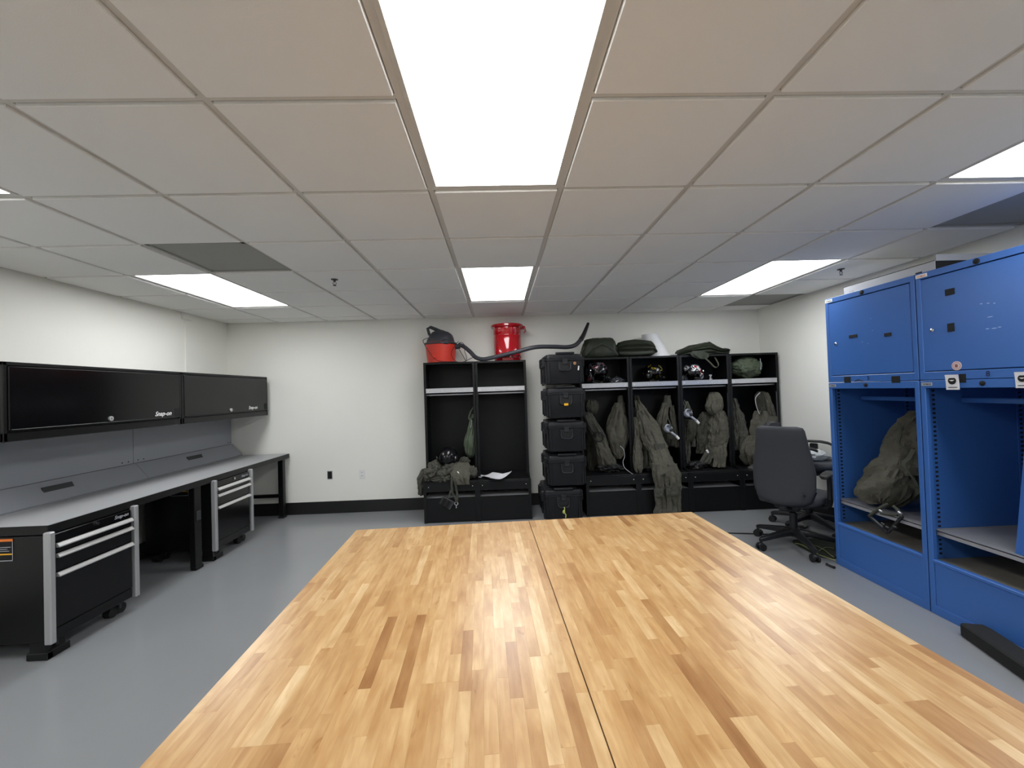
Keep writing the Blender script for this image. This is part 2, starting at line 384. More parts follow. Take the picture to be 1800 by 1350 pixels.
# left wall raceway, wall plates
t = thing('cable_raceway', 'thin white vertical raceway with a small box at the ceiling on the left wall', 'raceway', (XL, 4.5, 0))
p0 = atX(328, 549, XL+.02)
MB().box(0, .012, -.012+p0.y-4.5, .012+p0.y-4.5, 1.7, CH-.07, .002).obj('channel', M_wall, t)
MB().box(0, .03, -.06+p0.y-4.5, .07+p0.y-4.5, CH-.075, CH-.003, .003).obj('junction_box', M_wall, t)
p = atY(637, 833, YB)
t = thing('wall_outlet', 'white duplex power outlet low on the back wall', 'outlet', p)
MB().box(-.035, .035, -.006, 0, -.057, .057, .003).obj('plate', M_white, t)
for s in (-1, 1):
    MB().box(-.017, .017, -.009, -.005, s*.022-.015, s*.022+.015, .003).obj('socket', M_white, t)
    MB().box(-.009, -.006, -.0095, -.0085, s*.022-.006, s*.022+.006).box(.006, .009, -.0095, -.0085, s*.022-.006, s*.022+.006).obj('slot', M_dark, t)
p = atY(580, 835, YB)
t = thing('wall_data_box', 'small open black data box low on the back wall, left of the white outlet', 'outlet', p)
MB().box(-.032, .032, -.004, 0, -.052, .052, .002).obj('plate', M_shelfgrey, t)
MB().box(-.025, .025, -.008, -.002, -.043, .043, .002).obj('insert', M_dark, t)

# ------------------------------------------------------------------ butcher block tables
TA = math.radians(2.2); TZ = .86
T0 = Vector((-.650, 1.868, 0))
def bench_table(off, l, w=.765, L=1.83):
    loc = T0+Vector((math.cos(TA), math.sin(TA), 0))*off
    t = thing('work_table', l, 'table', loc, TA, 'butcher block work tables')
    ns = 30; sw = w/ns; unit = .03; n = round(L/unit)
    MB().box(.002, w-.002, -L+.002, -.002, TZ-.044, TZ-.0405).obj('underside', M_wood, t)
    cache = {}
    for i in range(ns):
        k = 0
        while k < n:
            ln = min(random.choice((3, 4, 5, 6, 7, 8, 9, 11, 14)), n-k)
            if n-k-ln < 3: ln = n-k
            if k == 0: ln = random.choice((3, 5, 8, 12))
            if ln not in cache:
                cache[ln] = MB().box(.00004, sw-.00004, -ln*unit+.00004, -.00004, -.04, 0, .00012).obj('stave', M_wood, t); o = cache[ln]
            else:
                o = cache[ln].copy(); COL.objects.link(o)
            o.location = (i*sw, -k*unit, TZ); k += ln
    fr = MB()
    for x in (.05, w-.05):
        for y in (-.06, -L+.06):
            MB().box(x-.025, x+.025, y-.025, y+.025, 0, TZ-.045, .003).obj('leg', M_blacksat, t)
    MB().box(.05, w-.05, -.075, -.045, TZ-.12, TZ-.045).box(.05, w-.05, -L+.045, -L+.075, TZ-.12, TZ-.045).obj('apron', M_blacksat, t)
bench_table(0, 'left butcher block table of light maple staves, edge facing the grey floor')
bench_table(.7675, 'right butcher block table of light maple staves, beyond the thin dark seam')

# ------------------------------------------------------------------ left workbench run
BX = -2.62; BY0, BY1 = 2.485, 5.235; WT = .762
t = thing('workbench', 'long black steel workbench with grey laminate top along the left wall', 'workbench', (-3.0, 3.8, 0)); R0 = Vector((-3.0, 3.8, 0))
MB().box(XL+.01, BX-.004, BY0+.004, BY1, WT-.002, WT+.002).obj('laminate_top', M_lam, t, rel=R0)
MB().box(XL+.01, BX-.005, BY0+.003, BY1-.001, WT-.048, WT-.003).box(BX-.004, BX, BY0, BY1, WT-.05, WT+.001, .001).box(XL+.01, BX-.0045, BY0, BY0+.0025, WT-.05, WT+.001).obj('top_frame', M_blacksat, t, rel=R0)
MB().box(BX-.07, BX-.02, 3.66, 3.74, 0.02, WT-.05, .004).obj('leg', M_blacksat, t, rel=R0)
MB().box(BX-.62, BX-.57, 3.66, 3.74, .0, WT-.05, .004).obj('leg', M_blacksat, t, rel=R0)
MB().box(BX-.062, BX-.012, 3.655, 3.745, 0, .03, .004).obj('foot', M_blacksat, t, rel=R0)
MB().box(BX-.021, BX-.012, 3.675, 3.725, .42, .50, .003).obj('socket_plate', M_sock, t, rel=R0)
for x in (BX-.06, BX-.64):
    MB().box(x-.03, x+.03, 5.13, 5.19, .02, WT-.05, .004).obj('leg', M_blacksat, t, rel=R0)
    MB().box(x-.035, x+.035, 5.12, 5.2, 0, .02, .003).obj('foot', M_rubber, t, rel=R0)
MB().box(BX-.7, BX-.06, 5.145, 5.175, .245, .285, .003).obj('stretcher', M_blacksat, t, rel=R0)
MB().box(BX-.66, BX-.61, 3.08, 3.13, .0, WT-.05, .003).obj('leg', M_blacksat, t, rel=R0)
# sloping power shelf
t = thing('power_shelf', 'grey sloping shelf with recessed sockets along the back of the workbench', 'shelf', (-3.28, 3.8, WT)); R1 = Vector((-3.28, 3.8, WT))
def wedge(y0, y1):
    a = [(-3.345, WT+.002), (-3.19, WT+.002), (-3.185, WT+.012), (-3.30, .905), (-3.345, .905)]
    n = len(a); vs = [(x, y, z) for y in (y0, y1) for x, z in a]
    fs = [tuple(range(n))[::-1], tuple(range(n, 2*n))]+[(k, (k+1) % n, n+(k+1) % n, n+k) for k in range(n)]
    return MB().add(vs, fs)
wedge(2.5, 3.86).obj('sloped_panel', M_lamd, t, rel=R1); wedge(3.864, 5.235).obj('sloped_panel', M_lamd, t, rel=R1)
for (px, py) in ((103, 857), (343, 802)):
    for k in range(1):
        q = atX(px, py, -3.25); y = q.y
        n = Vector((.893, 0, .45)); u = Vector((-.45, 0, .893)) # slope normal & up
        c = Vector((-3.243, y, .835))
        M = Matrix(((u.x, 0, n.x, c.x), (0, 1, 0, c.y), (u.z, 0, n.z, c.z), (0, 0, 0, 1)))
        MB().box(-.042, .042, -.105, .105, -.003, .003, M=M).obj('socket_recess', M_sock, t, rel=R1)
        MB().box(-.036, -.004, -.1, .05, .0025, .004, M=M).obj('socket_strip', M_lamd, t, rel=R1)
# splash panels
t = thing('splash_panel', 'grey steel splash panel under the far overhead cabinet', 'panel', (-3.33, 4.5, .905), group='splash panels')
MB().box(-3.345, -3.318, 3.866, 5.235, .906, 1.27, .002).obj('panel', M_lamd, t, rel=(-3.33, 4.5, .905))
sc = MB()
for y in (3.91, 3.97, 5.17, 5.21): sc.cyl((-3.3175, y, .93), (-3.3165, y, .93), .006, 10)
sc.obj('screw', M_dark, t, rel=(-3.33, 4.5, .905))
t = thing('splash_panel', 'grey steel splash panel under the near overhead cabinet', 'panel', (-3.33, 3.2, .905), group='splash panels')
MB().box(-3.345, -3.318, 2.5, 3.862, .906, 1.27, .002).obj('panel', M_lamd, t, rel=(-3.33, 3.2, .905))
sc = MB()
for y in (3.75, 3.81): sc.cyl((-3.3175, y, .93), (-3.3165, y, .93), .006, 10)
sc.obj('screw', M_dark, t, rel=(-3.33, 3.2, .905))

# overhead cabinets
def overhead(y0, y1, l, lockpx, logoc):
    F = -2.83; z0, z1 = 1.25, 1.715; R = Vector((F, (y0+y1)/2, z0))
    t = thing('overhead_cabinet', l, 'cabinet', R, group='overhead cabinets')
    MB().box(-3.35, F-.012, y0, y1, z0+.0, z1, .003).obj('body', M_blacksat, t, rel=R)
    MB().box(F-.02, F, y0, y1, z0, z0+.055, .004).box(F-.02, F, y0, y1, z1-.022, z1, .003).box(F-.02, F, y0, y0+.022, z0, z1, .003).box(F-.02, F, y1-.022, y1, z0, z1, .003).obj('face_frame', M_blacksat, t, rel=R)
    d = MB().box(F-.016, F+.004, y0+.026, y1-.026, z0+.066, z1-.026, .004).obj('door', M_blackgloss, t, rel=R)
    MB().box(F-.001, F+.012, y0+.03, y1-.03, z0+.066, z0+.072, .002).obj('finger_lip', M_blacksat, d, rel=R)
    y = lockpx; z = z0+.095
    MB().cyl((F+.003, y, z), (F+.014, y, z), .017, 20).obj('lock', M_alu, d, rel=R)
    MB().box(F+.0145, F+.0155, y-.002, y+.002, z-.007, z+.007).obj('keyhole', M_dark, d, rel=R)
    MB().box(F+.003, F+.0055, y1-.085, y1-.032, z0+.068, z0+.145, .001).obj('corner_pad', M_dark, d, rel=R)
    textmesh('Snap-on', .052, frame((F+.0055, logoc, z0+.088), (0, 1, 0)) @ Matrix.Translation((0, 0, 0)), 'logo', M_white, d, shear=.35).data.transform(Matrix.Translation(-R))
overhead(2.458, 3.79, 'near black overhead cabinet on the left wall', atX(193, 741, -2.83).y, atX(286, 732, -2.83).y)
overhead(3.796, 5.165, 'far black overhead cabinet on the left wall by the corner', atX(405, 722, -2.83).y, atX(444, 718, -2.83).y)

# rolling drawer cabinets under the bench
def rollcab(y0, y1, l, near):
    F = -2.60; R = Vector((F, (y0+y1)/2, 0)); w = y1-y0
    t = thing('tool_cabinet', l, 'cabinet', R, group='drawer cabinets under the workbench')
    MB().box(-3.22, F-.02, y0+.01, y1-.01, .10, WT-.055, .004).obj('body', M_blacksat, t, rel=R)
    MB().box(F-.022, F-.006, y0+.045, y1-.045, .655, WT-.056, .003).obj('header', M_blackgloss, t, rel=R)
    for z0, z1, n in ((.596, .651, 'drawer'), (.486, .592, 'drawer'), (.165, .482, 'door')):
        d = MB().box(F-.022, F-.004, y0+.045, y1-.045, z0, z1, .003).obj(n, M_blackgloss, t, rel=R)
        h = MB(); ya, yb = y0+.048, y1-.048
        prof = [(F-.006, z1-.001), (F+.004, z1-.001), (F+.018, z1-.018), (F+.018, z1-.024), (F-.006, z1-.024)]
        m = len(prof); vs = [(x, y, z) for y in (ya, yb) for x, z in prof]
        h.add(vs, [tuple(range(m)), tuple(range(m, 2*m))]+[(k, (k+1) % m, m+(k+1) % m, m+k) for k in range(m)])
        h.obj('handle', M_alu, d, rel=R)
    MB().box(F-.024, F-.006, y0+.045, y1-.045, .10, .161, .003).obj('base_rail', M_blackgloss, t, rel=R)
    for s, y in ((-1, y0), (1, y1)):
        # aluminium corner post, bent round the corner
        MB().box(F-.03, F+.012, min(y, y-s*.035), max(y, y-s*.035), .09, WT-.035, .006).obj('corner_trim', M_trim, t, rel=R)
    yl = y0+w*.50
    MB().cyl((F-.006, yl, .688), (F+.006, yl, .688), .011, 20).obj('lock', M_chrome, t, rel=R)
    textmesh('Snap-on', .032, frame((F-.0045, y1-.12, .674), (0, 1, 0)), 'logo', M_label, t, shear=.35).data.transform(Matrix.Translation(-R))
    for y in (y0+.09, y1-.09):
        for x in (F-.09, -3.14):
            c = MB().box(x-.035, x+.035, y-.045, y+.045, .075, .10, .004).obj('caster', M_blacksat, t, rel=R)
            MB().cyl((x-.022, y-.03, .035), (x+.022, y-.03, .035), .035, 18).cyl((x-.022, y+.035, .034), (x+.022, y+.035, .034), .033, 18).obj('wheel', M_rubber, c, rel=R, smooth=True)
            MB().box(x-.01, x+.04, y-.005, y+.012, .045, .08, .002).obj('brake_pedal', M_sock, c, rel=R)
    MB().box(F-.14, F-.02, y0+.008, y0+.045, 0, .045, .006).box(F-.03, F-.02, y0+.008, y0+.14, 0, .045, .004).box(F-.12, F-.03, y0+.012, y0+.04, .04, .11).obj('foot_plate', M_blacksat, t, rel=R)
    # warning label on the side that faces the camera
    xa, xb = (-2.91, -2.80) if near else (-2.99, -2.83); za, zb = (.575, .70) if near else (.60, .70)
    lb = MB().box(xa, xb, y0+.0085, y0+.0105, za, zb).obj('warning_label', M_dark, t, rel=R)
    q = MB().box(xa, xb, y0+.0075, y0+.009, zb-.014, zb); q.obj('orange_band', M_orangestr, lb, rel=R)
    MB().box(xa, xb, y0+.0075, y0+.009, za, za+.004).box(xa, xa+.003, y0+.0075, y0+.009, za, zb-.014).box(xb-.003, xb, y0+.0075, y0+.009, za, zb-.014).obj('border', M_label, lb, rel=R)
    MB().box(xa+.003, xb-.003, y0+.0075, y0+.009, za+.035, za+.042).obj('yellow_line', M_yellow, lb, rel=R)
    MB().box(xa+.01, xb-.02, y0+.0075, y0+.009, za+.055, za+.058).box(xa+.01, xb-.03, y0+.0075, y0+.009, za+.066, za+.069).box(xa+.01, xb-.012, y0+.0075, y0+.009, za+.077, za+.080).obj('print_line', M_label, lb, rel=R)
rollcab(2.462, 3.052, 'near black drawer cabinet with silver handles under the workbench', True)
rollcab(3.842, 4.425, 'far black drawer cabinet with silver handles under the workbench', False)

# ------------------------------------------------------------------ black open lockers
LW, LYB, LYU, LYF, LZ = .60, 5.25, 4.87, 4.69, 1.81
def locker(x0, l, lip=True):
    """origin: front left corner on the floor; depth runs +y"""
    t = thing('open_locker', l, 'locker', (x0, LYF, 0), group='black open lockers')
    U = LYU-LYF; D = LYB-LYF; w = LW-.003; s = .028
    sp = lambda x: MB().box(x, x+.004, U, D, .46, LZ, .001).box(x if x < .1 else x+.004-s, x+s if x < .1 else x+.004, U, U+.004, .46, LZ, .001)
    for x in (0, w-.004):
        sp(x).obj('side_panel', M_blackpow, t)
        a = [(0, 0), (0, .44), (U, .50), (D, .50), (D, 0)]
        xx = (-.004, s) if x == 0 else (w-s, w+.004)
        vs = [(q, y, z) for q in (x, x+.004) for y, z in a]
        MB().add(vs, [tuple(range(5)), tuple(range(5, 10))]+[(k, (k+1) % 5, 5+(k+1) % 5, 5+k) for k in range(5)]).box(xx[0], xx[1], -.004, .004, 0, .455, .001).obj('base_side', M_blackpow, t)
    MB().box(0, w, D-.006, D, 0, LZ, 0).obj('back_panel', M_blackpow, t)
    MB().box(0, w, U, D, LZ-.003, LZ, 0).box(0, w, U, U+.006, LZ-.022, LZ, .001).obj('top_panel', M_blackpow, t)
    sh = MB().box(.005, w-.005, U+.02, D-.01, 1.50, 1.504).obj('shelf', M_blackpow, t)
    tr = MB().box(s-.005, w-s+.005, U-.004, U+.02, 1.452, 1.507, .002).obj('shelf_trim', M_steel, sh)
    for k in range(4):
        x = .05+(w-.1)*k/3; MB().lathe([(.0055, 0), (.004, .0025)], n=10, M=Matrix.Rotation(PI/2, 4, 'X'), c=(x, U-.0045, 1.478)).obj('screw', M_white, tr)
    MB().tube([(.02, U+.06, 1.43), (w-.02, U+.06, 1.43)], .011, 12).obj('coat_rod', M_steel, t, True)
    b = MB().box(.004, w-.004, .002, D-.01, .44, .456, .003).obj('bench_seat', M_blackpow, t)
    MB().box(s, w-s, -.002, .004, .345, .44, .002).obj('seat_apron', M_blackpow, t)
    scw = MB()
    for x in (s+.025, w-s-.025): scw.cyl((x, -.0035, .40), (x, -.002, .40), .005, 10)
    scw.obj('screw', M_white, t)
    MB().box(s, w-s, -.002, .003, .012, .278, .002).box(.005, w-.005, -.002, .003, .27, .278).obj('drawer_front', M_blackpow, t)
    MB().box(.006, w-.006, .004, D-.01, .262, .268).obj('drawer_tray', M_tray, t)
    MB().box(.006, w-.006, .01, D-.01, 0.0, .012).obj('kick_plate', M_blackpow, t)
    # slotted standards inside each side
    for x, sg in ((.008, 1), (w-.008, -1)):
        ss = MB().box(x-.002, x+.002, U+.02, U+.05, .50, 1.35).obj('slotted_strip', M_sock, t)
        dm = MB()
        for k in range(52):
            z = .52+k*.0158; dm.box(x+sg*.0021, x+sg*.003, U+.028, U+.034, z, z+.006).box(x+sg*.0021, x+sg*.003, U+.038, U+.044, z+.005, z+.011)
        dm.obj('slots', M_label, ss, kind='stuff')
    return t
base = locker(-.876, 'black open locker with rumpled suit and helmet, leftmost')
dup(base, (-.274, LYF, 0), label='empty black open locker with papers on its bench')
for k, l in enumerate(('black open locker directly right of the case stack', 'black open locker with the long suit hanging down over its bench', 'black open locker behind the grey hooded suit, under the draped green bag',
                       'rightmost black open locker with a green sack on its shelf, behind the grey chair')):
    dup(base, (.952+.6008*k, LYF, 0), label=l)

# ------------------------------------------------------------------ things on top of the left lockers
LT = LZ+.001
# vacuum
vx, vy = -.69, 5.06
t = thing('shop_vacuum', 'small red-orange bucket vacuum with dark grey motor head on the lockers', 'vacuum', (vx, vy, LT)); R = Vector((0, 0, 0)); VAC = t
MB().lathe([(.155, 0), (.165, .006), (.184, .22), (.19, .225), (.19, .245), (.18, .25)], n=48).obj('bucket', M_orange, t, .6)
MB().lathe([(.191, .222), (.197, .226), (.197, .240), (.19, .246)], n=48).obj('rim', M_vac, t, True)
hd = MB()
R_ = []
for z, a, b, ox in ((.245, .165, .16, 0), (.27, .165, .16, 0), (.31, .15, .15, .005), (.345, .13, .13, .01), (.375, .10, .10, .0), (.39, .06, .06, -.005)):
    R_.append((Vector((ox, 0, z)), Vector((a, 0, 0)), Vector((0, b, 0))))
h = hd.rings(R_, 36, 2.6).obj('motor_head', M_vac, t, .6)
MB().tube([(-.09, -.02, .30), (-.135, -.02, .36), (-.15, -.02, .425), (-.115, -.02, .44), (-.06, -.02, .415), (0, -.02, .385), (.05, -.02, .375)], [.02, .018, .018, .02, .022, .024, .02], 10).obj('carry_handle', M_vac, h, True)
MB().box(.0, .085, -.156, -.146, .285, .325, .003, M=Matrix.Rotation(-.1, 4, 'X')).obj('label_plate', M_label, h)
for k, x in enumerate((.008, .028, .048, .066)): MB().box(x, x+.012, -.158, -.155, .297, .313, M=Matrix.Rotation(-.1, 4, 'X')).obj('print_block', M_sock, h)
MB().box(.045, .12, -.185, -.12, .215, .275, .012).obj('latch', M_vac, t)
MB().box(-.09, -.03, -.17, -.155, .045, .10, .01).obj('raised_badge', M_orange, t)
MB().cyl((.15, -.02, .19), (.235, -.02, .20), .03, 18).obj('hose_port', M_vac, t, True)
# vacuum hose, runs over the lockers and the case stack
hp = [(806, 606, 5.05), (815, 609, 5.03), (826, 618, 5.0), (836, 628, 4.96), (848, 631.5, 4.9), (862, 629.5, 4.87), (885, 624, 4.84), (910, 618, 4.8), (932, 612, 4.78), (950, 609.5, 4.78), (975, 609.5, 4.78), (998, 610, 4.8), (1012, 606, 4.85), (1021, 597, 4.92)]
def smooth(P, n=8):
    P = [Vector(p) for p in P]; out = []
    for i in range(len(P)-1):
        a, b, c, d = P[max(i-1, 0)], P[i], P[i+1], P[min(i+2, len(P)-1)]
        for k in range(n):
            s = k/n; out.append(.5*((2*b)+(c-a)*s+(2*a-5*b+4*c-d)*s*s+(3*b-a-3*c+d)*s**3))
    out.append(P[-1]); return out
hpts = smooth([atY(*q) for q in hp], 14)
t = thing('vacuum_hose', 'long dark ribbed vacuum hose running from the red vacuum over the case stack', 'hose', hpts[0]); R = hpts[0].copy()
rr = [.0235+(.0022 if i % 2 else 0) for i in range(len(hpts))]
MB().tube(hpts, rr, 14).obj('ribbed_hose', M_vac, t, .9, rel=R)
noz = smooth([atY(*q) for q in ((1021, 597, 4.92), (1026, 588, 4.95), (1031, 576, 4.98), (1034, 568, 5.0))], 4)
MB().tube(noz, [.03-.014*i/(len(noz)-1) for i in range(len(noz))], 14).obj('crevice_nozzle', M_plastic, t, True, rel=R)
# power cord of the vacuum: thin loops
pc = (MB().tube(smooth([atY(*q) for q in ((752, 594, 4.84), (744, 598, 4.82), (746, 605, 4.84), (755, 620, 4.86), (765, 631, 4.86), (775, 635, 4.86), (800, 636, 4.86), (815, 636, 4.88), (828, 630, 4.9), (838, 625, 4.98))], 8), .0035, 6)
        .tube(smooth([atY(*q) for q in ((806, 600, 4.9), (797, 612, 4.83), (793, 622, 4.83), (797, 631, 4.84), (803, 636, 4.85))], 8), .0035, 6)
        .tube(smooth([atY(*q) for q in ((808, 609, 4.92), (806, 604, 4.9), (811, 602, 4.9), (816, 606, 4.9), (817, 618, 4.9), (820, 627, 4.9), (819, 634, 4.88), (813, 624, 4.88), (806, 612, 4.88))], 8), .0035, 6)
        .obj('power_cord', M_rubber, VAC, True, rel=VAC.location))
# red can
cx = atY(892, 600, 5.05).x
t = thing('waste_can', 'tall gloss red metal waste can standing on the black lockers', 'can', (cx, 5.05, LT))
MB().lathe([(.155, 0), (.165, .004), (.167, .03), (.163, .035), (.163, .055), (.168, .062), (.168, .30), (.165, .306), (.165, .316), (.168, .322), (.168, .40), (.16, .405)], n=56).obj('can_body', M_red, t, .5)
MB().lathe([(.17, .40), (.19, .405), (.197, .415), (.197, .432), (.19, .44), (.15, .446), (.0, .452)], n=56).obj('lid', M_red, t, .6)
for a in range(9):
    b = -PI/2+(a-4)*.32; MB().cyl((.163*math.cos(b), .163*math.sin(b), .045), (.166*math.cos(b), .166*math.sin(b), .045), .009, 12).obj('vent_hole', M_dark, t)
hn = MB().tube([(.17, -.02, .39), (.22, -.02, .41), (.225, -.02, .36), (.20, -.02, .34)], .005, 8).tube([(.17, .03, .39), (.215, .03, .40), (.22, .03, .36)], .004, 8).box(.185, .215, -.03, .04, .385, .425, .004).obj('hinge_bracket', M_red, t)

# ------------------------------------------------------------------ stack of five cases
def make_case(l):
    w, d, h = .42, .58, .345
    t = thing('equipment_case', l, 'case', (0, 0, 0), group='stacked black equipment cases')
    hw = w/2
    R_ = [(Vector((0, d/2, z)), Vector((hw*k, 0, 0)), Vector((0, d/2*k2, 0))) for z, k, k2 in ((.012, .93, .95), (.02, .95, .965), (.265, .985, .99), (.27, .985, .99))]
    body = MB().rings(R_, 48, 14).obj('case_body', M_case, t, .5)
    MB().rings([(Vector((0, d/2, z)), Vector((hw*k, 0, 0)), Vector((0, d/2*k, 0))) for z, k in ((.268, 1.0), (.272, 1.025), (.284, 1.025), (.288, 1.0))], 48, 14).obj('rim_flange', M_caselid, t, .5)
    lid = MB().rings([(Vector((0, d/2, z)), Vector((hw*k, 0, 0)), Vector((0, d/2*k, 0))) for z, k in ((.286, 1.0), (.290, 1.02), (.302, 1.02), (.306, .985), (.330, .975), (.336, .96))], 48, 14).obj('lid', M_caselid, t, .5)
    for y in (.09, .17, d-.17, d-.09): MB().box(-hw*.8, hw*.8, y-.012, y+.012, .333, .345, .004).obj('lid_rib', M_caselid, lid)
    # front U handle with its mounts and recess
    MB().box(-.075, .075, -.004, .01, .155, .262, .006).obj('handle_plate', M_plastic, t)
    hd = MB().tube([(-.062, -.008, .235), (-.062, -.014, .19), (-.056, -.022, .166), (-.04, -.028, .157), (.04, -.028, .157), (.056, -.022, .166), (.062, -.014, .19), (.062, -.008, .235)], .0095, 10).obj('handle', M_caselid, t, True)
    MB().box(-.03, .03, -.022, .0, .225, .295, .005).obj('front_latch', M_caselid, t)
    MB().box(-.022, .022, -.025, -.021, .238, .246, .001).obj('latch_mark', M_sock, t)
    # corner ribs
    for sx in (-1, 1):
        MB().box(sx*(hw-.035)-.008, sx*(hw-.035)+.008, -.003, .012, .03, .262, .004).obj('corner_rib', M_case, t)
    # side latches and rib blocks
    for sx in (-1, 1):
        for y in (.12, .42):
            MB().box(sx*hw-(.03 if sx > 0 else .028), sx*hw+(.028 if sx > 0 else .03), y-.035, y+.035, .20, .315, .01).obj('side_latch', M_plastic, t)
        MB().box(sx*hw-.02, sx*hw+.02, .2, .34, .21, .235, .008).obj('side_handle', M_plastic, t)
        for y in (.05, .27, .53): MB().box(sx*hw*.97-.012, sx*hw*.97+.012, y-.012, y+.012, .02, .26, .005).obj('side_rib', M_case, t)
        MB().cyl((sx*hw*.8, .55, .03), (sx*hw*.95, .55, .03), .03, 16).obj('wheel', M_rubber, t, True)
    MB().box(-.10, .11, -.004, .03, .340, .362, .006).obj('tow_handle', M_caselid, t)
    return t
CY = 4.57
tops = [(961, 1026, 617), (963, 1027, 676), (964, 1029, 733), (964, 1031, 795), (953, 1029, 858)]
cz = [1.50, 1.125, .75, .375, 0.0]
cl = ['topmost black equipment case with a tan sticker under the hose', 'second black equipment case from the top, yellow tag on its handle',
      'middle black equipment case of the stack of five', 'fourth black equipment case from the top, plain handle', 'bottom black equipment case with yellow green cord on its handle']
CS = []
for k in range(5):
    xa = atY(tops[k][0]+1, tops[k][2]+25, CY).x; xb = atY(tops[k][1]-2, tops[k][2]+25, CY).x
    c = make_case(cl[0]) if k == 0 else dup(CS[0], (0, 0, 0), label=cl[k])
    c.location = ((xa+xb)/2, CY, cz[k]); c.rotation_euler = (0, 0, (.01, -.015, .0, .012, .0)[k]); CS.append(c)
p = CS[0]
MB().lathe([(.016, 0), (.016, .002)], n=24, M=Matrix.Rotation(PI/2, 4, 'X'), c=(.11, -.001, .235)).lathe([(.006, 0), (.006, .003)], n=12, M=Matrix.Rotation(PI/2, 4, 'X'), c=(.11, -.001, .235)).obj('round_sticker', M_tan, p)
MB().lathe([(.006, 0), (.006, .0015)], n=12, M=Matrix.Rotation(PI/2, 4, 'X'), c=(.11, -.0035, .235)).obj('sticker_emblem', M_brown, p)
MB().box(-.008, .008, -.005, -.001, -.024, .024, .001, M=Matrix.Translation((.15, 0, .18)) @ Matrix.Rotation(.15, 4, 'Y')).obj('white_sticker', M_white, p)
MB().box(-.024, .022, -.042, -.014, .144, .170, .004).obj('yellow_tag', M_yellow, CS[1])
cord = smooth([(.0, -.035, .165), (.004, -.04, .14), (-.012, -.04, .125), (-.016, -.04, .108), (0, -.042, .10), (.004, -.04, .125), (-.008, -.044, .12), (.01, -.04, .09), (.016, -.04, .08), (.012, -.04, .05)], 6)
MB().tube(cord, .005, 6).obj('cord', M_lime, CS[4], True)

# ------------------------------------------------------------------ cloth helpers
def cloth(rows, amp=.012, n=36, seed=0, power=2.3, fold=3.0, sub=5, mb=None, X=None):
    """rows: (pixel y, left, right, distance Y, half thickness); turned into real rings at that depth"""
    pts = []
    for r in rows:
        py, xl, xr, Y, dp = r
        if X: 
            a, b = atX(xl, py, Y), atX(xr, py, Y); pts.append(((a+b)/2, (b-a)/2, dp))
        else:
            a, b = atY(xl, py, Y), atY(xr, py, Y); pts.append(((a+b)/2, (b-a)/2, dp))
    out = []
    m = len(pts)
    def cr(a, b, c, d, s): return .5*((2*b)+(c-a)*s+(2*a-5*b+4*c-d)*s*s+(3*b-a-3*c+d)*s**3)
    for i in range(m-1):
        q = [pts[max(i-1, 0)], pts[i], pts[i+1], pts[min(i+2, m-1)]]
        for k in range(sub+(1 if i == m-2 else 0)):
            s = k/sub
            c = cr(q[0][0], q[1][0], q[2][0], q[3][0], s); a = cr(q[0][1], q[1][1], q[2][1], q[3][1], s); dp = q[1][2]*(1-s)+q[2][2]*s
            if X: bv = Vector((dp, 0, 0))
            else: bv = Vector((0, dp, 0))
            out.append((c, a, bv))
    mb = mb or MB()
    mb.rings(out, n, power, amp=amp, seed=seed, fold=fold)
    return mb
def suit(name, label, cat, parts, group=None, mm=None, loc=None):
    """parts: list of (part name, rows, material, seed, amp)"""
    r0 = parts[0][1][0]; L0 = atY((r0[1]+r0[2])/2, r0[0], r0[3])
    t = thing(name, label, cat, L0, group=group)
    for p in parts:
        nm, rows, m, seed, amp = p
        cloth(rows, amp, seed=seed).obj(nm, m, t, 1.2, rel=L0)
    return t, L0

# locker A (right of the cases)
t, L0 = suit('survival_vest', 'grey olive survival vest hanging nearest the case stack', 'vest', [
    ('collar', [(703, 1032, 1046, 5.0, .05), (712, 1028, 1051, 5.0, .07), (722, 1030, 1050, 5.0, .07), (729, 1036, 1046, 5.0, .04)], M_suit2, 3, .01),
    ('torso', [(724, 1024, 1040, 4.98, .03), (738, 1026, 1047, 4.96, .05), (752, 1034, 1056, 4.95, .05), (764, 1040, 1063, 4.95, .05), (770, 1041, 1064, 4.95, .04)], M_suit3, 9, .012),
    ('leg_piece', [(768, 1042, 1064, 4.93, .04), (782, 1045, 1069, 4.93, .05), (800, 1049, 1077, 4.92, .05), (815, 1053, 1083, 4.92, .05), (819, 1056, 1080, 4.92, .03)], M_suit, 14, .014),
    ('back_layer', [(745, 1028, 1046, 5.1, .04), (775, 1030, 1060, 5.1, .05), (805, 1030, 1056, 5.08, .05), (829, 1034, 1048, 5.05, .04)], M_suit2, 21, .014)], 'hanging flight gear')
MB().tube(smooth([atY(*q) for q in ((1042, 766, 4.9), (1048, 760, 4.88), (1057, 762, 4.88), (1060, 772, 4.88), (1052, 776, 4.88), (1044, 772, 4.88))], 6), .008, 8).obj('harness_loop', M_plastic, t, True, rel=L0)
t, L0 = suit('flight_jacket', 'olive jacket hanging on the right side of the locker beside the case stack', 'jacket', [
    ('collar', [(695, 1088, 1094, 5.0, .03), (705, 1086, 1096, 5.0, .04), (715, 1084, 1098, 5.0, .05)], M_suit3, 5, .008),
    ('body', [(708, 1083, 1097, 5.0, .05), (725, 1076, 1099, 4.99, .07), (745, 1069, 1101, 4.98, .08), (765, 1067, 1101, 4.97, .09), (785, 1073, 1099, 4.97, .08), (800, 1080, 1094, 4.97, .05), (806, 1084, 1090, 4.97, .03)], M_suit, 31, .016),
    ('sleeve', [(735, 1092, 1103, 4.96, .03), (760, 1092, 1104, 4.95, .04), (782, 1088, 1102, 4.95, .035)], M_suit3, 35, .01)], 'hanging flight gear')
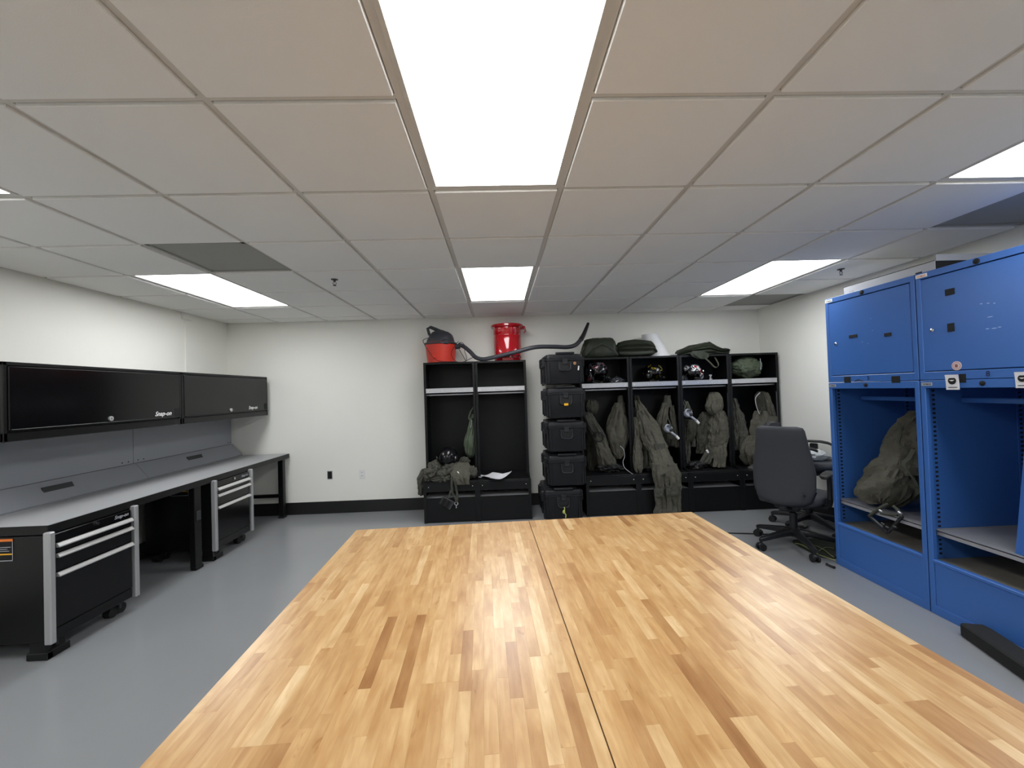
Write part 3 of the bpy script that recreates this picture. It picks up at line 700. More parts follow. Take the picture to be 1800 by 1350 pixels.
MB().tube(smooth([atY(*q) for q in ((1090, 784, 4.87), (1096, 790, 4.86), (1098, 802, 4.86), (1095, 812, 4.86), (1098, 822, 4.8), (1106, 829, 4.76), (1112, 833, 4.7))], 6), .0035, 6).obj('draw_cord', M_label, t, True, rel=L0)
# locker B : long flight suit spilling out over the bench
t, L0 = suit('flight_suit', 'long olive flight suit hanging out over the bench down to the table', 'suit', [
    ('torso', [(704, 1116, 1124, 4.97, .03), (722, 1117, 1137, 4.95, .05), (740, 1122, 1150, 4.92, .06), (760, 1130, 1161, 4.88, .07), (780, 1138, 1170, 4.82, .08), (800, 1144, 1178, 4.74, .08), (818, 1146, 1188, 4.66, .07), (834, 1147, 1194, 4.62, .05)], M_suit, 41, .014),
    ('pant_leg', [(815, 1145, 1166, 4.64, .05), (832, 1147, 1166, 4.62, .05), (850, 1151, 1168, 4.61, .05), (868, 1153, 1168, 4.61, .045), (886, 1153, 1170, 4.61, .05), (899, 1150, 1172, 4.61, .05), (903, 1150, 1172, 4.61, .05)], M_suit, 47, .012),
    ('pant_leg', [(815, 1160, 1190, 4.64, .06), (832, 1163, 1196, 4.61, .06), (850, 1166, 1197, 4.6, .06), (868, 1167, 1194, 4.6, .055), (886, 1170, 1196, 4.6, .055), (899, 1169, 1198, 4.6, .055), (903, 1169, 1198, 4.6, .055)], M_suit, 52, .014),
    ('sleeve', [(722, 1120, 1130, 4.88, .03), (735, 1121, 1138, 4.86, .04), (750, 1124, 1141, 4.84, .05), (766, 1127, 1148, 4.82, .05), (780, 1133, 1155, 4.8, .05), (790, 1139, 1161, 4.79, .045), (797, 1145, 1163, 4.79, .03)], M_suit, 58, .012)], 'hanging flight gear')
for (px, py, Y, w, h) in ((1182, 862, 4.535, .07, .10), (1158, 866, 4.555, .05, .08), (1160, 785, 4.73, .06, .07)):
    p = atY(px, py, Y); MB().rings([(p+Vector((0, 0, z*h)), Vector((w*k, 0, 0)), Vector((0, .012, 0))) for z, k in ((-.55, .8), (-.5, 1), (.3, 1.02), (.42, 1.06), (.5, 1.06), (.52, .9))], 28, 5, amp=.003, seed=int(px)).obj('pocket', M_suit3, t, 1.0, rel=L0)
MB().tube(smooth([atY(*q) for q in ((1126, 722, 4.86), (1138, 745, 4.82), (1150, 770, 4.77), (1160, 795, 4.69), (1167, 815, 4.60))], 5), .004, 6).obj('front_zip', M_sock, t, rel=L0)
t, L0 = suit('flight_jacket', 'olive jacket crumpled at the left of the long flight suit', 'jacket', [
    ('hood', [(695, 1113, 1121, 5.05, .04), (705, 1112, 1123, 5.05, .06), (716, 1113, 1121, 5.05, .05)], M_suit2, 61, .01),
    ('sleeve', [(733, 1113, 1119, 4.9, .03), (755, 1113, 1124, 4.88, .04), (780, 1113, 1128, 4.86, .045), (805, 1113, 1130, 4.82, .045), (822, 1115, 1130, 4.78, .04), (831, 1119, 1127, 4.76, .02)], M_suit, 64, .012),
    ('body', [(780, 1127, 1141, 4.93, .05), (800, 1130, 1147, 4.9, .06), (815, 1130, 1149, 4.86, .05), (823, 1132, 1147, 4.84, .03)], M_suit3, 66, .014)], 'hanging flight gear')
def ox_mask(px, py, Y, l, s=1.0):
    p = atY(px, py, Y); t = thing('oxygen_mask', l, 'mask', p, group='oxygen masks')
    Mx = Matrix.Rotation(1.2, 4, 'X') @ Matrix.Rotation(.3, 4, 'Y')
    MB().lathe([(.03, -.05), (.045, -.03), (.052, 0), (.05, .012), (.04, .014), (.036, .0), (.028, -.02), (.0, -.03)], n=28, M=Mx).obj('face_cup', M_mask, t, True)
    MB().lathe([(.016, 0), (.018, .006), (.018, .02), (.01, .024)], n=20, M=Mx, c=(.012, -.03, -.02)).obj('valve', M_plastic, t, True)
    MB().tube([(.01, -.02, -.03), (.03, -.04, -.055), (.055, -.045, -.075), (.085, -.045, -.105)], .014, 12).obj('hose', M_mask, t, True)
    MB().cyl((.07, -.047, -.088), (.098, -.047, -.122), .0155, 16).obj('white_connector', M_white, t, True)
    MB().strip([(-.04, 0, .01), (-.045, .0, .05), (-.02, .01, .10), (0, .02, .14)], .014, (1, 0, 0)).obj('strap', M_strap, t)
    MB().strip([(.03, 0, .02), (.02, .0, .07), (0, .02, .14)], .014, (1, 0, 0)).obj('strap', M_strap, t)
t, L0 = suit('flight_vest', 'olive garment behind the grey mask, right of the long flight suit', 'vest', [
    ('collar', [(695, 1169, 1177, 5.0, .03), (706, 1168, 1179, 5.0, .045), (716, 1168, 1178, 5.0, .04)], M_suit3, 71, .008),
    ('panel', [(708, 1167, 1175, 5.0, .04), (722, 1160, 1174, 4.99, .05), (740, 1155, 1173, 4.98, .05), (756, 1155, 1170, 4.98, .05), (764, 1158, 1166, 4.98, .03)], M_suit, 73, .012),
    ('panel', [(712, 1177, 1183, 5.0, .03), (735, 1178, 1188, 4.98, .035), (760, 1182, 1191, 4.97, .035), (786, 1187, 1193, 4.97, .02)], M_suit, 75, .008),
    ('pocket', [(756, 1164, 1186, 4.98, .05), (772, 1166, 1188, 4.98, .06), (784, 1172, 1184, 4.98, .04)], M_suit2, 77, .012)], 'hanging flight gear')
ox_mask(1175, 753, 4.86, 'grey oxygen mask with white connector right of the long flight suit')
# locker C
t, L0 = suit('flight_harness', 'narrow dark olive harness hanging below the grey mask, left of the hooded suit', 'harness', [
    ('shoulder', [(703, 1198, 1203, 4.98, .02), (712, 1200, 1210, 4.98, .03), (722, 1203, 1217, 4.98, .03)], M_suit3, 81, .006),
    ('body', [(738, 1203, 1221, 4.97, .05), (755, 1201, 1224, 4.97, .06), (770, 1202, 1220, 4.97, .05), (776, 1204, 1216, 4.97, .03)], M_suit2, 83, .014),
    ('leg_strap', [(774, 1203, 1213, 4.96, .025), (792, 1204, 1213, 4.96, .02), (812, 1206, 1211, 4.96, .015), (817, 1206, 1210, 4.96, .01)], M_suit3, 85, .008),
    ('leg_strap', [(770, 1217, 1222, 4.96, .02), (785, 1216, 1222, 4.96, .02)], M_suit3, 86, .006)], 'hanging flight gear')
ox_mask(1210, 726, 4.86, 'grey oxygen mask with white connector left of the hooded suit')
t, L0 = suit('hooded_suit', 'olive hooded suit hanging behind the draped green bag strap', 'suit', [
    ('hood', [(689, 1251, 1260, 5.0, .03), (693, 1247, 1265, 4.98, .05), (703, 1244, 1269, 4.97, .07), (714, 1240, 1269, 4.96, .07), (724, 1244, 1266, 4.96, .06), (730, 1252, 1262, 4.96, .04)], M_suit, 91, .012),
    ('jacket', [(722, 1253, 1270, 4.96, .06), (736, 1250, 1276, 4.95, .09), (752, 1247, 1278, 4.94, .10), (768, 1245, 1279, 4.94, .09), (780, 1244, 1277, 4.94, .08), (788, 1246, 1262, 4.94, .05)], M_suit, 93, .02),
    ('back_panel', [(724, 1235, 1250, 5.02, .04), (740, 1226, 1250, 5.02, .05), (760, 1222, 1247, 5.02, .06), (780, 1225, 1244, 5.0, .05), (797, 1224, 1244, 5.0, .03)], M_suit2, 95, .014),
    ('pant_leg', [(776, 1254, 1276, 4.92, .06), (790, 1252, 1277, 4.9, .07), (806, 1254, 1275, 4.88, .07), (820, 1251, 1273, 4.86, .06)], M_suit, 97, .016),
    ('pant_leg', [(784, 1242, 1252, 4.93, .04), (798, 1240, 1252, 4.92, .05), (810, 1233, 1248, 4.9, .04), (815, 1234, 1244, 4.9, .03)], M_suit3, 99, .014)], 'hanging flight gear')
MB().cyl(atY(1242, 791, 4.84), atY(1245, 796, 4.84), .012, 12).obj('white_toggle', M_white, t, rel=L0)
# locker D
t, L0 = suit('flight_jacket', 'olive jacket hanging against the left side of the rightmost black locker', 'jacket', [
    ('body', [(700, 1286, 1291, 5.0, .03), (715, 1286, 1299, 5.0, .05), (730, 1286, 1305, 4.99, .06), (750, 1288, 1310, 4.98, .07), (770, 1288, 1313, 4.97, .07), (784, 1289, 1310, 4.97, .06), (791, 1291, 1306, 4.97, .04)], M_suit3, 103, .016)], 'hanging flight gear')
t, L0 = suit('hooded_suit', 'olive hooded suit above the grey chair back', 'suit', [
    ('hood', [(688, 1333, 1342, 5.0, .04), (696, 1328, 1350, 4.99, .06), (710, 1331, 1353, 4.98, .06), (722, 1334, 1356, 4.97, .05), (730, 1338, 1358, 4.97, .04)], M_suit2, 105, .01),
    ('hood_edge', [(690, 1341, 1349, 4.93, .03), (704, 1346, 1355, 4.92, .035), (718, 1348, 1360, 4.92, .035), (730, 1352, 1363, 4.92, .03)], M_suit, 106, .008),
    ('jacket', [(722, 1331, 1358, 4.96, .06), (736, 1325, 1365, 4.95, .08), (752, 1322, 1366, 4.94, .09), (770, 1320, 1358, 4.94, .08)], M_suit, 107, .02),
    ('sleeve', [(766, 1312, 1335, 4.92, .06), (780, 1306, 1334, 4.9, .07), (795, 1303, 1332, 4.88, .07), (808, 1308, 1332, 4.88, .06), (817, 1316, 1330, 4.88, .04)], M_suit, 109, .02)], 'hanging flight gear')
MB().tube(smooth([atY(*q) for q in ((1336, 690, 4.9), (1328, 700, 4.89), (1330, 715, 4.89), (1335, 728, 4.89))], 6), .005, 6).obj('hood_piping', M_label, t, True, rel=L0)

# locker L0 : hanging green bag, helmet, crumpled suit, gadget
t, L0 = suit('helmet_bag', 'green nylon drawstring bag hanging above the rumpled suit', 'bag', [
    ('bag_body', [(733, 828, 838, 5.0, .03), (750, 824, 839, 4.99, .05), (770, 818, 840, 4.98, .08), (790, 817, 838, 4.97, .08), (799, 821, 834, 4.97, .06), (804, 825, 830, 4.97, .03)], M_bag2, 113, .012),
    ('bag_neck', [(728, 829, 838, 4.99, .03), (735, 828, 839, 4.99, .035)], M_bag2, 115, .004)])
MB().strip(smooth([atY(*q) for q in ((826, 738, 4.94), (824, 733, 4.94), (828, 722, 4.94), (833, 715, 4.95), (835, 713, 5.0))], 5), .02, (1, 0, .4)).obj('carry_strap', M_bag2, t, rel=L0)
MB().tube([atY(829, 738, 4.93), atY(829, 745, 4.93), atY(827, 752, 4.92)], .003, 6).obj('draw_cord', M_label, t, rel=L0)

def helmet(px, py, Y, r, rz, l, m_shell, m_visor, tilt=0, extra=None):
    p = atY(px, py, Y); t = thing('flight_helmet', l, 'helmet', p, rz, 'flight helmets'); t.rotation_euler = (tilt, 0, rz)
    def lim(az):     # az 0 = front (-y)
        a = abs(az); k = min(1, max(0, (a-.75)/.35)); k = k*k*(3-2*k); return math.radians(22*(1-k)-42*k)
    def surf(rr, a0, a1, e_hi, e_lo, na, ne, th=.006):
        mb = MB(); vs = []
        for R_ in (rr, rr-th):
            for i in range(na+1):
                az = a0+(a1-a0)*i/na; lo = e_lo(az) if callable(e_lo) else e_lo
                for j in range(ne+1):
                    e = e_hi+(lo-e_hi)*j/ne; c = math.cos(e)
                    vs.append((R_*.92*c*math.sin(az), -R_*1.1*c*math.cos(az), R_*math.sin(e)*(1.0 if e > 0 else 1.05)))
        n1 = (na+1)*(ne+1); fs = []
        for i in range(na):
            for j in range(ne):
                a = i*(ne+1)+j; b = a+ne+1; fs += [(a, b, b+1, a+1), (n1+a, n1+a+1, n1+b+1, n1+b)]
        for i in range(na):
            a = i*(ne+1)+ne; fs.append((a, a+ne+1, n1+a+ne+1, n1+a))
            a = i*(ne+1); 
            if e_hi < 1.5: fs.append((a, n1+a, n1+a+ne+1, a+ne+1))
        if a1-a0 < 6.2:
            for j in range(ne):
                a = j; fs.append((a, a+1, n1+a+1, n1+a)); a = na*(ne+1)+j; fs.append((a, n1+a, n1+a+1, a+1))
        return mb.add(vs, fs)
    surf(r, -PI, PI, PI/2, lim, 40, 14).obj('shell', m_shell, t, True)
    surf(r*1.06, -1.15, 1.15, math.radians(52), lambda a: math.radians(10 if abs(a) < .9 else 16), 20, 8, .008).obj('visor_cover', m_visor, t, True)
    surf(r*1.02, -1.0, 1.0, math.radians(14), lambda a: math.radians(-6), 16, 4, .003).obj('visor_lens', M_blackgloss, t, True)
    for s in (-1, 1):
        MB().blob((s*r*.86, 0, -r*.32), (r*.22, r*.42, r*.45), .05, 3, 3).obj('ear_cup', m_shell, t, True)
        MB().lathe([(.018, 0), (.016, .01), (0, .012)], n=16, M=Matrix.Rotation(s*PI/2, 4, 'Y'), c=(s*r*1.0, -r*.35, r*.15)).obj('visor_knob', M_chrome, t, True)
    MB().tube([(r*.85, -r*.3, -r*.45), (r*.8, -r*.9, -r*.55), (r*.4, -r*1.2, -r*.5)], .006, 8).blob((r*.3, -r*1.22, -r*.5), (.018, .012, .012), .05, 1, 2).obj('boom_mic', M_plastic, t, True)
    MB().tube([(-r*.6, -r*.2, -r*.8), (0, -r*.5, -r*.98), (r*.6, -r*.2, -r*.8)], .008, 8).obj('chin_strap', M_strap, t, True)
    return t
H_black = patch_mat('gloss black helmet', (20, 20, 24), [(.62, (120, 122, 128)), (.66, (22, 22, 26))], 9, .16)
H_red = patch_mat('black red helmet', (18, 18, 21), [(.50, (96, 98, 104)), (.54, (22, 22, 25)), (.60, (116, 26, 38)), (.66, (190, 192, 196))], 14, .15)
H_yel = patch_mat('black yellow helmet', (14, 14, 15), [(.56, (150, 132, 40)), (.60, (16, 16, 17)), (.66, (150, 150, 130))], 13, .22)
H_chr = patch_mat('chrome white helmet', (30, 30, 34), [(.46, (150, 152, 158)), (.53, (40, 40, 46)), (.58, (216, 216, 220)), (.64, (150, 20, 30))], 12, .12)
helmet(788, 803, 4.88, .115, -.35, 'gloss black flight helmet sitting on the rumpled suit', H_black, M_blackgloss, .35)
helmet(1047, 655, 5.02, .14, .55, 'black and red flight helmet beside the topmost equipment case', H_red, H_red)
helmet(1147, 656, 5.03, .115, .45, 'black flight helmet with yellow lettering on the shelf', H_yel, H_yel)
helmet(1216, 656, 5.0, .12, -.4, 'white, chrome and red flight helmet under the draped green bag', H_chr, H_chr)
for q, s in (((1147, 645, 4.86), 'yellow'),):
    pass
# helmet lettering on the black/yellow one is only a few pixels: small raised yellow strokes
# shelf odds and ends
o = MB().blob(atY(1085, 671, 5.0)+Vector((0, 0, -.005)), (.085, .09, .06), .35, 4, 4, 1.6).obj('film_bag', mat('smoky film bag', srgb(70, 72, 80), .2, spec=.8), None, True)
tag(o, 'crumpled smoky plastic bag beside the black and red helmet', 'bag')
p = atY(1249, 672, 4.98)
t = thing('steel_canister', 'small shiny steel fitting right of the chrome and red helmet', 'fitting', (p.x, p.y, 1.505))
MB().lathe([(.02, 0), (.026, .004), (.026, .02), (.014, .028), (.014, .045), (.024, .05), (.024, .065), (0, .07)], n=20).obj('canister', M_chrome, t, True)
p = atY(1180, 674, 4.99)
# green sack on the last shelf
p = atY(1311, 647, 5.02)
t = thing('green_sack', 'grey green fabric sack stuffed on the rightmost locker shelf', 'sack', (p.x, p.y, 1.505))
MB().blob((0, 0, .145), (.165, .13, .135), .22, 12, 5, 1.5).obj('sack', M_bag2, t, 1.2)
MB().tube([atY(1336, 630, 4.9)-Vector(t.location), atY(1338, 640, 4.9)-Vector(t.location), atY(1337, 650, 4.9)-Vector(t.location)], .004, 6).obj('pull_cord', M_label, t)
# crumpled suit on bench
L0 = atY(785, 840, 4.75)
t = thing('rumpled_suit', 'olive flight suit rumpled on the leftmost locker bench with sleeve over the side', 'suit', L0)
b = MB()
for k, (px, py, Y, r) in enumerate(((757, 831, 4.78, (.075, .09, .055)), (765, 823, 4.84, (.075, .08, .075)), (752, 838, 4.76, (.06, .07, .05)), (778, 834, 4.76, (.07, .07, .055)), (790, 826, 4.82, (.08, .09, .07)), (772, 842, 4.74, (.08, .05, .035)), (783, 841, 4.73, (.05, .05, .04)))):
    b.blob(atY(px, py, Y), r, .45, 20+k, 4, 1.9)
b.obj('body', M_suit3, t, 1.2, rel=L0)
cloth([(824, 744, 758, 4.8, .06), (836, 736, 756, 4.78, .07), (848, 733, 750, 4.77, .06), (860, 735, 749, 4.77, .05), (868, 736, 748, 4.77, .045), (870, 736, 748, 4.77, .045)], .014, seed=5).obj('sleeve', M_suit3, t, 1.2, rel=L0)
cloth([(812, 800, 824, 4.84, .05), (820, 793, 826, 4.8, .06), (830, 791, 827, 4.74, .05), (840, 794, 826, 4.69, .03), (850, 799, 826, 4.675, .02), (852, 800, 826, 4.673, .016)], .010, seed=8).obj('flap', M_suit, t, 1.2, rel=L0)
MB().blob(atY(831, 830, 4.78), (.05, .06, .06), .4, 51, 4, 1.6).blob(atY(818, 812, 4.9), (.05, .06, .05), .4, 53, 4, 1.6).obj('cuff', M_suit3, t, 1.2, rel=L0)
MB().strip(smooth([atY(*q) for q in ((794, 838, 4.68), (794, 855, 4.67), (796, 868, 4.67), (801, 876, 4.665), (802, 884, 4.66))], 5), .024, (1, 0, 0)).strip(smooth([atY(*q) for q in ((799, 842, 4.67), (802, 858, 4.665), (804, 872, 4.66), (803, 884, 4.66))], 5), .022, (1, 0, 0)).obj('strap', M_strap, t, rel=L0)
MB().tube(smooth([atY(*q) for q in ((800, 883, 4.66), (799, 886, 4.655), (802, 888, 4.655), (805, 886, 4.655), (804, 883, 4.66))], 4), .004, 6).tube([atY(802, 888, 4.655), atY(802, 893, 4.655)], .006, 8).obj('clip', M_label, t, rel=L0)
MB().tube(smooth([atY(*q) for q in ((808, 812, 4.8), (811, 805, 4.8), (818, 804, 4.82), (819, 810, 4.8), (812, 813, 4.8))], 5), .006, 8).obj('oxygen_tube', M_suit3, t, True, rel=L0)
MB().cyl(atY(804, 829, 4.70), atY(807, 832, 4.69), .006, 8).obj('white_zip_pull', M_white, t, rel=L0)
p = atY(786, 884, 4.655)
t = thing('equipment_pouch', 'small black pouch dangling in front of the leftmost locker drawer', 'pouch', p)
Mx = Matrix.Rotation(.55, 4, 'Y')
MB().box(-.07, .07, -.02, .02, -.05, .05, .008, M=Mx).obj('pouch', M_plastic, t)
MB().box(-.055, -.02, -.026, -.018, -.04, .04, .004, M=Mx).box(-.01, .02, -.026, -.018, -.04, .04, .004, M=Mx).obj('magazine_slot', M_dark, t)
MB().box(.045, .065, -.024, -.018, -.045, .04, .002, M=Mx).obj('trim', M_sock, t)
MB().box(-.075, -.06, -.022, -.018, -.04, .05, .002, M=Mx).obj('edge', M_sock, t)
MB().strip([(.02, 0, .05), (.03, 0, .09), (.045, .01, .14)], .02, (1, 0, 0)).obj('strap', M_strap, t)
# papers on bench
def sheet(cs, z, name, lab_, curl=.0):
    P = [atZ(x, y, z) for x, y in cs]; n = 8; vs = []
    for i in range(n+1):
        for j in range(n+1):
            u, v = i/n, j/n
            q = P[0]*(1-u)*(1-v)+P[1]*u*(1-v)+P[2]*u*v+P[3]*(1-u)*v
            q = q+Vector((0, 0, curl*abs(u-.5)**2*2+.002*math.sin(5*v)+curl*.5*v*v))
            vs.append(q)
    top = [tuple(i) for i in []]
    m = (n+1)**2; vs2 = vs+[v+Vector((0, 0, .0006)) for v in vs]; fs = []
    for i in range(n):
        for j in range(n):
            a = i*(n+1)+j; fs += [(a, a+1, a+n+2, a+n+1), (m+a, m+a+n+1, m+a+n+2, m+a+1)]
    c = P[0]
    o = MB().add(vs2, fs).obj(name, M_paper, None, True, rel=c); o.location = c
    tag(o, lab_, 'paper', 'papers on the locker bench'); return o
o = sheet([(843, 838), (866, 832), (893, 838), (877, 846)], .462, 'paper_sheet', 'white sheet lying across the empty locker bench', .03)
o = sheet([(856, 842), (880, 836), (900, 832), (879, 847)], .468, 'paper_sheet', 'white sheet with curled right corner on the empty locker bench', .03)
sheet([(837, 838), (845, 835), (852, 836), (845, 840)], .46, 'paper_slip', 'small white slip left of the papers on the locker bench', .005)
# lumps at the foot of the hanging gear
for k, (px, py, Y, r, l, m) in enumerate(((1070, 826, 4.95, (.13, .1, .05), 'dark boots and straps heaped on the bench beside the case stack', M_rubber), (1138, 826, 4.9, (.09, .08, .04), 'dark strap bundle on the bench left of the long suit', M_plastic),
                                  (1222, 822, 4.93, (.1, .09, .04), 'dark gear heap on the bench under the harness', M_rubber), (1326, 818, 4.95, (.11, .09, .06), 'dark gear heap on the bench behind the chair back', M_rubber))):
    p = atY(px, py, Y); t = thing('gear_heap', l, 'gear', (p.x, p.y, .457))
    MB().blob((0, 0, r[2]*.8), r, .5, 60+k, 4, 2.2).obj('heap', m, t, 1.2)
    MB().tube(smooth([(r[0]*math.cos(a)*.8, -r[1]*.8+.02*math.sin(a*3), r[2]*(1.2+.5*math.sin(a*2))) for a in (0, .8, 1.6, 2.4, 3.1)], 4), .006, 6).obj('strap', M_sock, t, True)

# things on top of right lockers
p = atY(1052, 612, 5.05)
t = thing('duffel_bag', 'dark green duffel bag beside the hose nozzle on the lockers', 'bag', (p.x, 5.04, LT))
MB().rings([(Vector((0, 0, z)), Vector((a, 0, 0)), Vector((0, b, 0))) for z, a, b in ((.0, .20, .13), (.03, .225, .16), (.09, .22, .165), (.14, .20, .155), (.19, .175, .14), (.23, .15, .12), (.245, .12, .09))], 44, 3.2, amp=.02, seed=3, fold=2.2).obj('bag_body', M_bag, t, 1.0)
MB().strip([(-.2, -.135, .03), (-.12, -.172, .12), (0, -.165, .165), (.1, -.172, .12), (.2, -.135, .03)], .02, (0, 0, 1)).obj('seam_strap', M_bag, t)
p = atY(1116, 614, 5.0)
t = thing('duffel_bag', 'dark green rolled bag left of the white cone on the lockers', 'bag', (p.x, 5.02, LT))
MB().rings([(Vector((x, .0, .095+dz)), Vector((0, a, 0)), Vector((0, 0, b))) for x, a, b, dz in ((-.235, .06, .045, -.02), (-.21, .11, .075, 0), (-.13, .13, .095, 0), (0, .135, .105, .002), (.12, .13, .095, 0), (.20, .11, .085, 0), (.235, .07, .06, 0), (.245, .03, .03, 0))], 40, 2.4, amp=.018, seed=8, fold=2).obj('bag_body', M_bag, t, 1.0)
MB().tube(smooth([(.21, -.06, .15), (.245, -.03, .10), (.235, .02, .05), (.25, -.06, .06), (.215, -.1, .09)], 5), .012, 8).obj('gathered_neck', M_bag, t, True)
p = atY(1140, 625, 5.1)
t = thing('plastic_cone', 'white translucent plastic cone standing behind the rolled green bag', 'cone', (atY(1156, 625, 5.12).x, 5.1, LT))
MB().lathe([(.145, 0), (.143, .003), (.10, .28), (.098, .283), (.093, .283), (.095, .275), (.138, .003)], n=48, top=(-.35, 0)).obj('cone_wall', M_cone, t, .6)
o = MB().blob(atY(1185, 624, 5.05), (.05, .05, .012), .3, 2, 3).obj('cloth_rag', M_white, None, True); tag(o, 'small crumpled white rag between the cone and the draped bag', 'rag')
p = atY(1234, 620, 5.0)
t = thing('backpack', 'dark green empty backpack draped over the locker top with a hanging strap', 'backpack', (p.x, 5.0, LT))
R0 = Vector(t.location)
MB().rings([(Vector((x, y, h*.5+dz)), Vector((0, a, 0)), Vector((0, 0, h*.5))) for x, y, a, h, dz in ((-.31, 0, .06, .03, 0), (-.27, 0, .13, .07, 0), (-.18, 0, .16, .11, 0), (-.06, .01, .17, .14, 0), (.03, .0, .16, .16, 0), (.12, 0, .14, .11, 0), (.22, .0, .11, .07, 0), (.29, 0, .07, .06, .01), (.33, .0, .04, .05, .015))], 40, 2.6, amp=.022, seed=15, fold=2.4).obj('pack_body', M_bag, t, 1.0)
fl = [atY(*q)-R0 for q in ((1207, 628, 4.84), (1216, 622, 4.85), (1228, 618, 4.86), (1240, 622, 4.84), (1247, 630, 4.83), (1236, 632, 4.83), (1222, 630, 4.83))]
MB().rings([(atY(x, y, 4.84)-R0, (atY(x+w, y, 4.84)-atY(x, y, 4.84)), Vector((0, .02, 0))) for x, y, w in ((1228, 617, 10), (1230, 622, 17), (1232, 627, 15), (1234, 631, 6))], 24, 2.2, amp=.008, seed=4).obj('front_flap', M_bag, t, 1.0)
MB().strip(smooth([atY(*q)-R0 for q in ((1240, 630, 4.83), (1248, 637, 4.82), (1256, 645, 4.82), (1261, 645, 4.82), (1263, 641, 4.83), (1259, 632, 4.85), (1256, 628, 4.9))], 5), .018, (.7, 0, .7)).obj('shoulder_strap', M_strap, t)

# ------------------------------------------------------------------ blue lockers
FX = 2.63; BW = .712
def blue_common(t, R, y0, y1, z0, z1, nm):
    m = M_blue; f = .032
    MB().box(FX+.004, 3.33, y0, y0+.006, z0, z1).obj('side_panel', m, t, rel=R)
    MB().box(FX+.004, 3.33, y1-.006, y1, z0, z1).obj('side_panel', m, t, rel=R)
    MB().box(3.324, 3.33, y0, y1, z0, z1).obj('back_panel', M_bluein, t, rel=R)
    MB().box(FX+.004, 3.33, y0, y1, z1-.005, z1).obj('top_panel', m, t, rel=R)
    return f
def round_knob(c, r, m, parent, R, name):
    MB().lathe([(r, 0), (r, .003), (r*.8, .005), (0, .006)], n=24, M=Matrix.Rotation(-PI/2, 4, 'Y'), c=c).obj(name, m, parent, True, rel=R)
def lower(y0, y1, l, slot_off=0):
    z0, z1 = 0, 1.435; R = Vector((FX, (y0+y1)/2, 0))
    t = thing('blue_locker', l, 'locker', R, group='blue open lower lockers')
    f = blue_common(t, R, y0, y1, z0, z1, '')
    MB().box(FX, FX+.03, y0, y0+f, z0, z1, .004).box(FX, FX+.03, y1-f, y1, z0, z1, .004).box(FX+.0005, FX+.03, y0+f-.005, y1-f+.005, 1.388, z1, .002).box(FX+.0005, FX+.03, y0+f-.005, y1-f+.005, 0, .055, .002).obj('front_frame', M_blue, t, rel=R)
    MB().box(FX+.006, FX+.016, y0+f, y1-f, .055, .325, .002).obj('kick_panel', M_blue, t, rel=R)
    MB().box(FX-.003, FX+.03, y0+f-.004, y1-f+.004, .315, .338, .005).obj('front_lip', M_blue, t, rel=R)
    MB().box(FX+.025, 3.32, y0+.006, y1-.006, .318, .326).obj('bottom_deck', M_brownfloor, t, rel=R)
    s = MB().box(FX+.05, 3.32, y0+.012, y1-.012, .50, .506).box(FX+.05, FX+.054, y0+.012, y1-.012, .478, .506, .001).box(FX+.05, 3.2, y1-.016, y1-.012, .485, .515).obj('shelf', M_shelfgrey, t, rel=R)
    MB().box(FX+.052, FX+.075, y1-.05, y1-.03, .485, .50, .003).obj('shelf_clip', M_steel, s, rel=R)
    for yy, sg in ((y1-.008, -1), (y0+.008, 1)):
        for xx in (FX+.05, 3.24):
            ss = MB().box(xx, xx+.055, yy-.0015, yy+.0015, .34, 1.38).obj('slotted_strip', M_blue, t, rel=R)
            sl = MB()
            k = 0
            while .355+k*.028 < 1.37:
                z = .355+k*.028; sl.box(xx+.014, xx+.032, yy+sg*.0016, yy+sg*.0022, z, z+.012); k += 1
            sl.obj('slots', M_dark, ss, rel=R, kind='stuff')
    MB().box(FX+.25, FX+.28, y0+.008, y1-.008, 1.29, 1.32, .004).obj('coat_bar', M_blue, t, rel=R)
    ym = (y0+y1)/2+.0
    round_knob((FX, ym+.02, 1.412), .014, M_dark, t, R, 'plug')
    lbv = MB().box(FX-.0015, FX, y1-.075, y1-.012, 1.402, 1.422).obj('maker_label', M_label, t, rel=R)
    textmesh('VIDMAR', .014, frame((FX-.0017, y1-.0435, 1.407), (0, -1, 0)), 'label_text', M_dark, lbv, .0002).data.transform(Matrix.Translation(-R))
    return t
